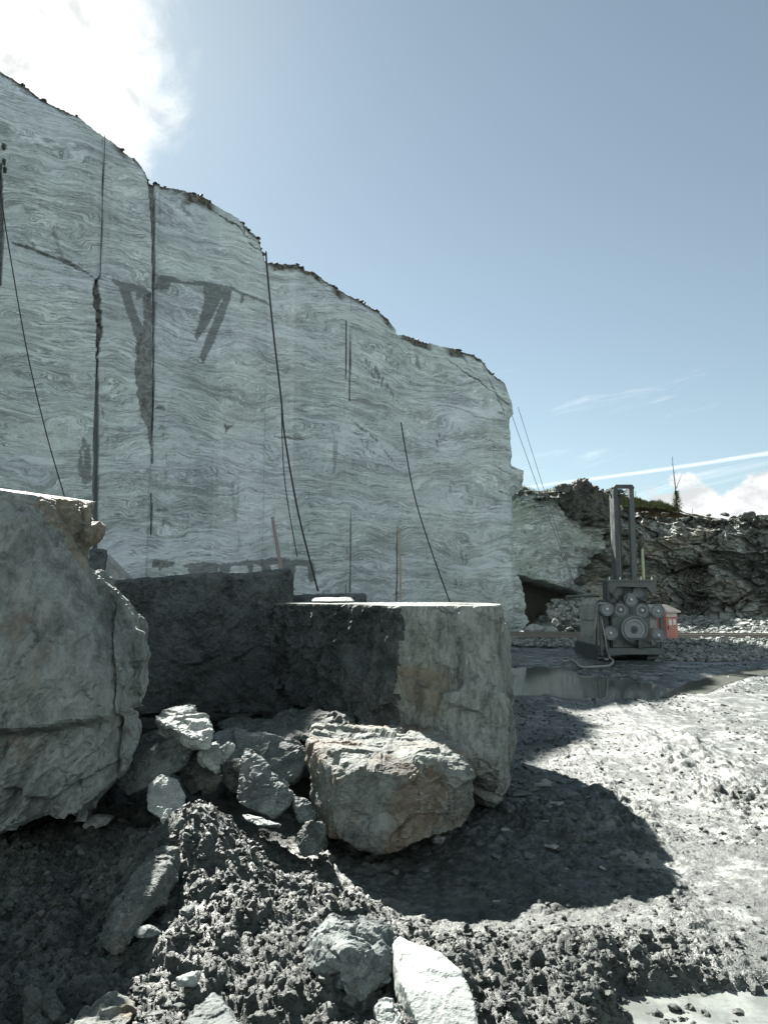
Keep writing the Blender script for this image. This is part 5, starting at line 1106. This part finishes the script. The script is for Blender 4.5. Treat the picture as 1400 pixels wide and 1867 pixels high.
bm = bmesh.new(); box(bm, MX(1100) + .02, MX(1168) - .02, -0.2, 1.6, 0.26, 0.36); bm_obj('undercarriage', bm, m_black, mach)
# headstock bracket
bm = bmesh.new(); prism(bm, [(MX(1100), MZ(1064)), (MX(1182), MZ(1064)), (MX(1184), MZ(1084)), (MX(1175), MZ(1084)), (MX(1166), MZ(1073)), (MX(1114), MZ(1072)), (MX(1108), MZ(1082)), (MX(1101), MZ(1082))], -0.58, -0.46); bk = bm_obj('headstock', bm, m_mach, mach, bevel=0.008)
bm = bmesh.new(); box(bm, MX(1096), MX(1183), -0.60, 0.3, MZ(1063.5), MZ(1060)); bm_obj('top_flange', bm, m_mach, bk, bevel=0.006)
for a_ in (1103, 1122, 1159, 1178): bm = bmesh.new(); tube(bm, [(MX(a_), -0.5, MZ(1060)), (MX(a_), -0.5, MZ(1055))], 0.022, 8, 0.012); bm_obj('lifting_eye', bm, m_hub, bk)
bm = bmesh.new(); box(bm, MX(1097.5), MX(1100), -0.60, -0.2, MZ(1098), MZ(1064)); bm_obj('bracket_arm', bm, m_mdark, mach)
bm = bmesh.new(); box(bm, MX(1106), MX(1172), -0.30, 0.25, MZ(1103), MZ(1064)); bm_obj('column_base', bm, m_mdark, mach, bevel=0.01)
# mast
mast = empty('mast', (0, 0, 0)); mast.parent = mach
def chan(x0, x1, y0, y1, mat, nm='rail'):
    bm = bmesh.new(); w = 0.018; zt = MZ(893); zb = MZ(1060)
    box(bm, x0, x1, y0, y0 + w, zb, zt); box(bm, x0, x0 + w, y0 + w + 0.001, y1, zb, zt); box(bm, x1 - w, x1, y0 + w + 0.001, y1, zb, zt); return bm_obj(nm, bm, mat, mast)
chan(MX(1119), MX(1126.5), -0.35, -0.20, m_mdark); chan(MX(1147.5), MX(1156), -0.35, -0.20, m_mach)
chan(MX(1128.5), MX(1131), 0.35, 0.45, m_mach); chan(MX(1131.5), MX(1138.5), 0.0, 0.12, m_mdark); chan(MX(1125.5), MX(1127.5), 0.1, 0.2, m_mdark)
bm = bmesh.new(); prism(bm, [(MX(1119), MZ(893)), (MX(1123), MZ(888.5)), (MX(1153), MZ(888.5)), (MX(1156.5), MZ(893)), (MX(1156.5), MZ(896)), (MX(1119), MZ(896))], -0.37, -0.34)
prism(bm, [(MX(1119), MZ(893)), (MX(1123), MZ(888.5)), (MX(1153), MZ(888.5)), (MX(1156.5), MZ(893)), (MX(1156.5), MZ(896)), (MX(1119), MZ(896))], 0.45, 0.48)
box(bm, MX(1119), MX(1121), -0.338, 0.448, MZ(896), MZ(892)); box(bm, MX(1154), MX(1156.5), -0.338, 0.448, MZ(896), MZ(892)); bm_obj('top_frame', bm, m_mdark, mast)
for (a1, z1, a2, z2) in ((1122, 896, 1137, 906), (1154, 896, 1138, 906), (1122, 905, 1154, 905)):
    bm = bmesh.new(); tube(bm, [(MX(a1), -0.3, MZ(z1)), (MX(a2), 0.0, MZ(z2))], 0.014, 6); bm_obj('lattice_brace', bm, m_mdark, mast)
for k in range(9):
    zz = 915 + k * 15; bm = bmesh.new(); tube(bm, [(MX(1126), 0.12, MZ(zz)), (MX(1137), 0.06, MZ(zz + (10 if k % 2 else 0)))], 0.01, 5); bm_obj('lattice_brace', bm, m_mdark, mast)
bm = bmesh.new(); tube(bm, [(MX(1132), -0.05, MZ(1060)), (MX(1131.5), -0.05, MZ(980))], 0.035, 10); bm_obj('lift_cylinder', bm, m_pul, mast)
bm = bmesh.new(); tube(bm, [(MX(1165), -0.45, MZ(1060)), (MX(1164.5), -0.45, MZ(1005))], 0.035, 10); bm_obj('marker_pole', bm, m_green, mach)
bm = bmesh.new(); tube(bm, [(MX(1169), -0.40, MZ(1060)), (MX(1168), -0.40, MZ(1010))], 0.012, 6); bm_obj('rod', bm, m_mdark, mach)
bm = bmesh.new(); tube(bm, [(MX(1105), 0.5, MZ(1089)), (MX(1043), 0.5, MZ(1089.5))], 0.03, 8); tube(bm, [(MX(1044), 0.5, MZ(1090)), (MX(1050), 0.5, MZ(1110)), (MX(1063), 0.4, MZ(1132))], 0.014, 6); bm_obj('handrail', bm, m_mach, mach)
def hosepath(pts, r, mat=m_mdark, nm='hose', parent=mach):
    bm = bmesh.new(); pts = [Vector(p) for p in pts]; out = []
    for i in range(len(pts) - 1):
        p0 = pts[max(i - 1, 0)]; p1 = pts[i]; p2 = pts[i + 1]; p3 = pts[min(i + 2, len(pts) - 1)]
        for k in range(8):
            s_ = k / 8; out.append(0.5 * ((2 * p1) + (-p0 + p2) * s_ + (2 * p0 - 5 * p1 + 4 * p2 - p3) * s_ ** 2 + (-p0 + 3 * p1 - 3 * p2 + p3) * s_ ** 3))
    out.append(pts[-1]); tube(bm, out, r, 7); return bm_obj(nm, bm, mat, parent, True)
hosepath([(MX(1092), -0.62, MZ(1103)), (MX(1080), -0.55, MZ(1103)), (MX(1079), -0.45, MZ(1125)), (MX(1076), -0.42, MZ(1148)), (MX(1073), -0.20, MZ(1165))], 0.022, m_hose)
hosepath([(MX(1100), -0.5, MZ(1100)), (MX(1084), -0.45, MZ(1097)), (MX(1080), -0.4, MZ(1112)), (MX(1080), -0.38, MZ(1140)), (MX(1079), -0.36, MZ(1175))], 0.018)
hosepath([(MX(1115), -0.5, MZ(1095)), (MX(1125), -0.58, MZ(1098)), (MX(1132), -0.56, MZ(1088)), (MX(1128), -0.5, MZ(1080))], 0.014)
hosepath([(MX(1155), -0.5, MZ(1100)), (MX(1150), -0.58, MZ(1092)), (MX(1158), -0.56, MZ(1096)), (MX(1170), -0.5, MZ(1090)), (MX(1178), -0.4, MZ(1104))], 0.016)
hosepath([(MX(1086), -0.56, MZ(1130)), (MX(1089), -0.66, MZ(1160)), (MX(1093), -0.7, MZ(1190)), (MX(1098), -0.9, 0.04)], 0.015, m_hose)
for (a_, c_, s_) in ((1108, 1097, 5), (1114, 1092, 4), (1122, 1099, 4), (1150, 1098, 4), (1163, 1094, 5), (1171, 1099, 4), (1135, 1108, 3)):
    bm = bmesh.new(); box(bm, MX(a_ - s_), MX(a_ + s_), -0.48, -0.44, MZ(c_ + s_ * .6), MZ(c_ - s_ * .6)); bm_obj('valve_block', bm, m_mach, mach, bevel=0.008)
for (a_, c_) in ((1110, 1125), (1110, 1140), (1110, 1170), (1167, 1125), (1167, 1170), (1125, 1172), (1155, 1172)):
    bm = bmesh.new(); cyl(bm, (MX(a_), MZ(c_)), 0.022, -0.53, -0.501, 6); bm_obj('bolt_head', bm, m_mdark, mach)
bm = bmesh.new()
for k in range(7): box(bm, MX(1107) + 0.0, MX(1115), -0.415 - 0.02, -0.412, MZ(1160 - k * 3) - 0.012, MZ(1160 - k * 3))
bm_obj('vent_grille', bm, m_black, mach)
hosepath([(MX(1172), -0.45, MZ(1098)), (MX(1190), -0.5, MZ(1096)), (MX(1197), -0.4, MZ(1125)), (MX(1195), -0.45, MZ(1165)), (MX(1190), -0.5, MZ(1190))], 0.016)
hosepath([(MX(1112), -0.4, MZ(1062)), (MX(1108), -0.6, MZ(1085)), (MX(1111), -0.62, MZ(1100)), (MX(1104), -0.5, MZ(1130))], 0.014)
bm = bmesh.new(); box(bm, MX(1137), MX(1142), -0.53, -0.49, MZ(1120), MZ(1108)); bm_obj('wire_guide', bm, m_mdark, mach)
# loose hose on the mud in front of the machine
g1 = [G(1097, 1199), G(1104, 1207), G(1113, 1205), G(1117, 1210), G(1112, 1217), G(1095, 1219), G(1060, 1220), G(1050, 1211), G(1040, 1207), G(1028, 1210)]
ho = hosepath([(p[0], p[1], gz(p[0], p[1]) + 0.05) for p in g1], 0.028, m_hose, 'hose', None); tag(ho, 'pale loose hose curled on the mud in front of the machine', 'hose')

# red cabinet
RY = 24.6; RS = RY / F
def RXz(px, py): return ((px - 1214) * RS, (1164 - py) * RS)
cab = empty('machinery_cabinet', (float(P(1214, 1164, RY)[0]), RY, 0.12)); tag(cab, 'small faded red metal cabinet with a dusty peaked roof behind the machine', 'cabinet')
m_red = plain_mat('faded_red_paint', (0.30, 0.105, 0.08), 0.6, 0, 0.35, 4, (0.36, 0.22, 0.19)); m_pink = plain_mat('sunlit_red_paint', (0.46, 0.20, 0.165), 0.55, 0, 0.25, 4, (0.5, 0.42, 0.38))  # second red is paler: the lit door side is put into its colour
m_dust = plain_mat('dusty_tin', (0.50, 0.46, 0.42), 0.6, 0, 0.5, 5, (0.32, 0.20, 0.17))
corner = (0, 0); L = (-0.92, 0.50); Rr = (0.50, 0.28)
hgt = (1164 - 1112) * RS
def quadbox(bm, z0, z1, s=1.0, o=(0, 0)):
    pts = [(0, 0), Rr, (Rr[0] + L[0], Rr[1] + L[1]), L]; c_ = np.mean(pts, 0); pts = [(c_[0] + (p[0] - c_[0]) * s, c_[1] + (p[1] - c_[1]) * s) for p in pts]
    a_ = [bm.verts.new((p[0], p[1], z0)) for p in pts]; b_ = [bm.verts.new((p[0], p[1], z1)) for p in pts]
    bm.faces.new(a_[::-1]); bm.faces.new(b_)
    for i in range(4): bm.faces.new((a_[i], a_[(i + 1) % 4], b_[(i + 1) % 4], b_[i]))
bm = bmesh.new(); quadbox(bm, 0, hgt); bm_obj('cabinet_body', bm, m_red, cab, bevel=0.015)
def onface(v, a0, a1, z0, z1, out=0.012, th=0.02):
    n_ = Vector((v[1], -v[0], 0)).normalized()
    if n_.y > 0: n_ = -n_
    bm = bmesh.new(); p = [Vector((v[0] * a_, v[1] * a_, z_)) for a_, z_ in ((a0, z0), (a1, z0), (a1, z1), (a0, z1))]
    f_ = [bm.verts.new(q + n_ * out) for q in p]; k_ = [bm.verts.new(q - n_ * th) for q in p]; bm.faces.new(f_); bm.faces.new(k_[::-1])
    for i in range(4): bm.faces.new((f_[i], k_[i], k_[(i + 1) % 4], f_[(i + 1) % 4]))
    return bm
dr = bm_obj('door', onface(Rr, 0.04, 0.96, 0.04, hgt - 0.16), m_pink, cab)
bm_obj('latch', onface(Rr, 0.12, 0.22, 0.42, 0.52, 0.03), m_mdark, dr)
for a_ in (0.25, 0.60): bm_obj('label_plate', onface(Rr, a_, a_ + 0.22, hgt - 0.40, hgt - 0.22, 0.02), m_white, dr)
bm_obj('top_grille', onface(Rr, 0.04, 0.96, hgt - 0.14, hgt - 0.02, 0.006), m_dust, cab)
bm_obj('socket_plate', onface(L, 0.42, 0.66, 0.30, 0.48, 0.03), m_mach, cab)
bm = bmesh.new(); pts = [(0, 0), Rr, (Rr[0] + L[0], Rr[1] + L[1]), L]; c_ = np.mean(pts, 0); e_ = [(c_[0] + (p[0] - c_[0]) * 1.18, c_[1] + (p[1] - c_[1]) * 1.18) for p in pts]
lo = [bm.verts.new((p[0], p[1], hgt + 0.002)) for p in e_]; l2 = [bm.verts.new((p[0], p[1], hgt + 0.05)) for p in e_]
i_ = [bm.verts.new((c_[0] + (p[0] - c_[0]) * 0.45, c_[1] + (p[1] - c_[1]) * 0.45, hgt + 0.27)) for p in e_]
bm.faces.new(lo[::-1]); bm.faces.new(i_)
for k in range(4): bm.faces.new((lo[k], lo[(k + 1) % 4], l2[(k + 1) % 4], l2[k])); bm.faces.new((l2[k], l2[(k + 1) % 4], i_[(k + 1) % 4], i_[k]))
bm_obj('roof', bm, m_dust, cab)

# ------------------------------------------------------------------ cables on the face, poles, slabs
m_cable = plain_mat('black_cable', (0.018, 0.02, 0.02), 0.6, dirt=0.1)
m_wire = plain_mat('thin_steel_wire', (0.10, 0.11, 0.11), 0.5, 0.4, 0.1)
def wall_cable(pts, r, label, mat=m_cable, nm='cable', off0=0.35, off1=1.2):
    n = len(pts); q = []
    for i, (a_, c_) in enumerate(pts):
        d_ = np.array(ray_dir(a_, c_)); c0 = np.array((0, 0, EYE)); o_ = off0 + (off1 - off0) * i / (n - 1)
        t_ = (np.dot(O - c0, ND) + o_) / np.dot(d_, ND); q.append(c0 + d_ * t_)
    o = hosepath(q, r, mat, nm, None); return tag(o, label, 'cable' if nm == 'cable' else 'wire')
wall_cable([(485, 459), (488, 500), (498, 600), (512, 720), (520, 800), (545, 940), (580, 1078)], 0.033, 'thick black cable curving from the notch in the rim to behind the flat-topped block', off0=0.25)
wall_cable([(513, 735), (517, 850), (527, 930), (542, 1015)], 0.018, 'thinner black cable hanging close to the left of the thick curving one')
wall_cable([(731, 770), (741, 830), (757, 910), (785, 1000), (820, 1098)], 0.026, 'black cable slanting down the face to the right above the flat-topped block')
wall_cable([(-6, 300), (15, 440), (50, 640), (85, 790), (119, 908)], 0.018, 'thin cable slanting down the left part of the face to the huge boulder')
wall_cable([(192, 246), (190, 300), (187, 380), (185, 440), (183, 506)], 0.014, 'thin wire hanging straight down from the left part of the rim', m_wire, 'wire', 0.12, 0.10)
def air_wire(p0, p1, y0, y1, r, label):
    a_ = P(p0[0], p0[1], y0); b_ = P(p1[0], p1[1], y1); mid = (a_ + b_) / 2 + np.array((0, 0, -0.12)); o = hosepath([a_, mid, b_], r, m_wire, 'wire', None); tag(o, label, 'wire')
air_wire((932, 755), (1062, 1105), 32.5, 30.0, 0.012, 'nearer-left of two thin wires slanting down from the cliff end toward the machine')
air_wire((944, 742), (1064, 1115), 33.0, 36.0, 0.012, 'right-hand one of two thin wires slanting from the cliff end across the far rock')
# leaning pole and pale pipe behind the flat-topped block
m_pole = plain_mat('weathered_pole', (0.26, 0.215, 0.20), 0.7); m_palep = plain_mat('pale_timber', (0.55, 0.58, 0.58), 0.7, dirt=0.2)
def pole(name, a_, b_, r, mat, label, r2=None):
    bm = bmesh.new(); tube(bm, [a_, (np.array(a_) + np.array(b_)) / 2, b_], r, 10, r2); o = bm_obj(name, bm, mat); c_ = recentre(o.data); o.location = c_; return tag(o, label, 'pole')
pole('pole', P(529, 1135, 13.0), P(497, 944, 15.0), 0.045, m_pole, 'slim reddish pole leaning against the face behind the blocks', 0.03)
pole('pole', P(528, 1130, 12.4), P(520, 1048, 12.8), 0.05, m_palep, 'short pale stake standing beside the foot of the reddish pole', 0.07)
pole('pole', P(731, 1140, 15.0), P(729, 962, 15.4), 0.022, plain_mat('brass_pole', (0.36, 0.31, 0.22), 0.5), 'thin upright brownish rod standing against the face behind the flat-topped block')
pole('pole', P(173, 1060, 12.0), P(177, 716, 14.0), 0.035, m_mdark, 'dark upright pole standing behind the huge boulder', 0.02)
R('slab', [pp([(505, 1090, 10.6), (668, 1083, 11.2), (668, 1110, 11.2), (505, 1112, 10.6), (510, 1086, 12.5), (666, 1082, 12.5), (510, 1130, 12.5), (666, 1130, 12.5)])], 0.03, m_r_dark, 'dark slab standing behind the flat-topped block', 'slab', amp=0.01, chip=0.01, chs=3, seed=131)
R('slab', [ring(TOPZ + 0.012, [(567, 8.2), (600, 7.9), (645, 7.95), (648, 8.3), (600, 8.7), (572, 8.6)]) + ring(TOPZ + 0.055, [(575, 8.25), (600, 8.0), (640, 8.05), (640, 8.3), (600, 8.6)])], 0.012, m_r_pale, 'thin white slab lying on the flat-topped block', 'slab', amp=0.006, chip=0.006, chs=5, seed=132, fine=0.002)
R('rock', [pp([(158, 1040, 9.5), (165, 1000, 9.6), (197, 1003, 9.6), (190, 1055, 9.5), (160, 1070, 9.5), (168, 1000, 10.2), (196, 1005, 10.2), (188, 1060, 10.2)])], 0.02, m_r_dark, 'dark squared rock peeping out right of the huge boulder\'s shoulder', 'rock', amp=0.02, chip=0.02, chs=4, seed=133)
R('slab', [pp([(190, 1070, 12.0), (192, 1015, 12.0), (200, 1010, 12.2), (250, 1062, 12.3), (255, 1075, 12.3), (195, 1012, 12.8), (250, 1070, 12.9), (192, 1075, 12.8)])], 0.03, m_r_pale, 'pale triangular slab leaning behind the dark quarry block', 'slab', amp=0.01, chip=0.01, chs=3, seed=134)

# broken stone lying along the rim of the big face
mrim = dirt[-1] > 0.5; iu = np.where(mrim & (cols_u > umid))[0]; n = 1500; ii = RNG.choice(iu, n)
bp = FR[-1, ii] - ND * RNG.uniform(-0.02, 1.2, n)[:, None] ** 1.0; r_ = 0.02 + 0.11 * RNG.power(0.35, n); bp[:, 2] += r_ * 0.2 + 0.0
tag(scatter_lumps('rim_rubble', bp, r_, m_rimr, 0.2, 0.6, 9, 1.3, ang=True), 'loose stones and earth along the rim of the sawn cliff', 'rubble', kind='stuff')
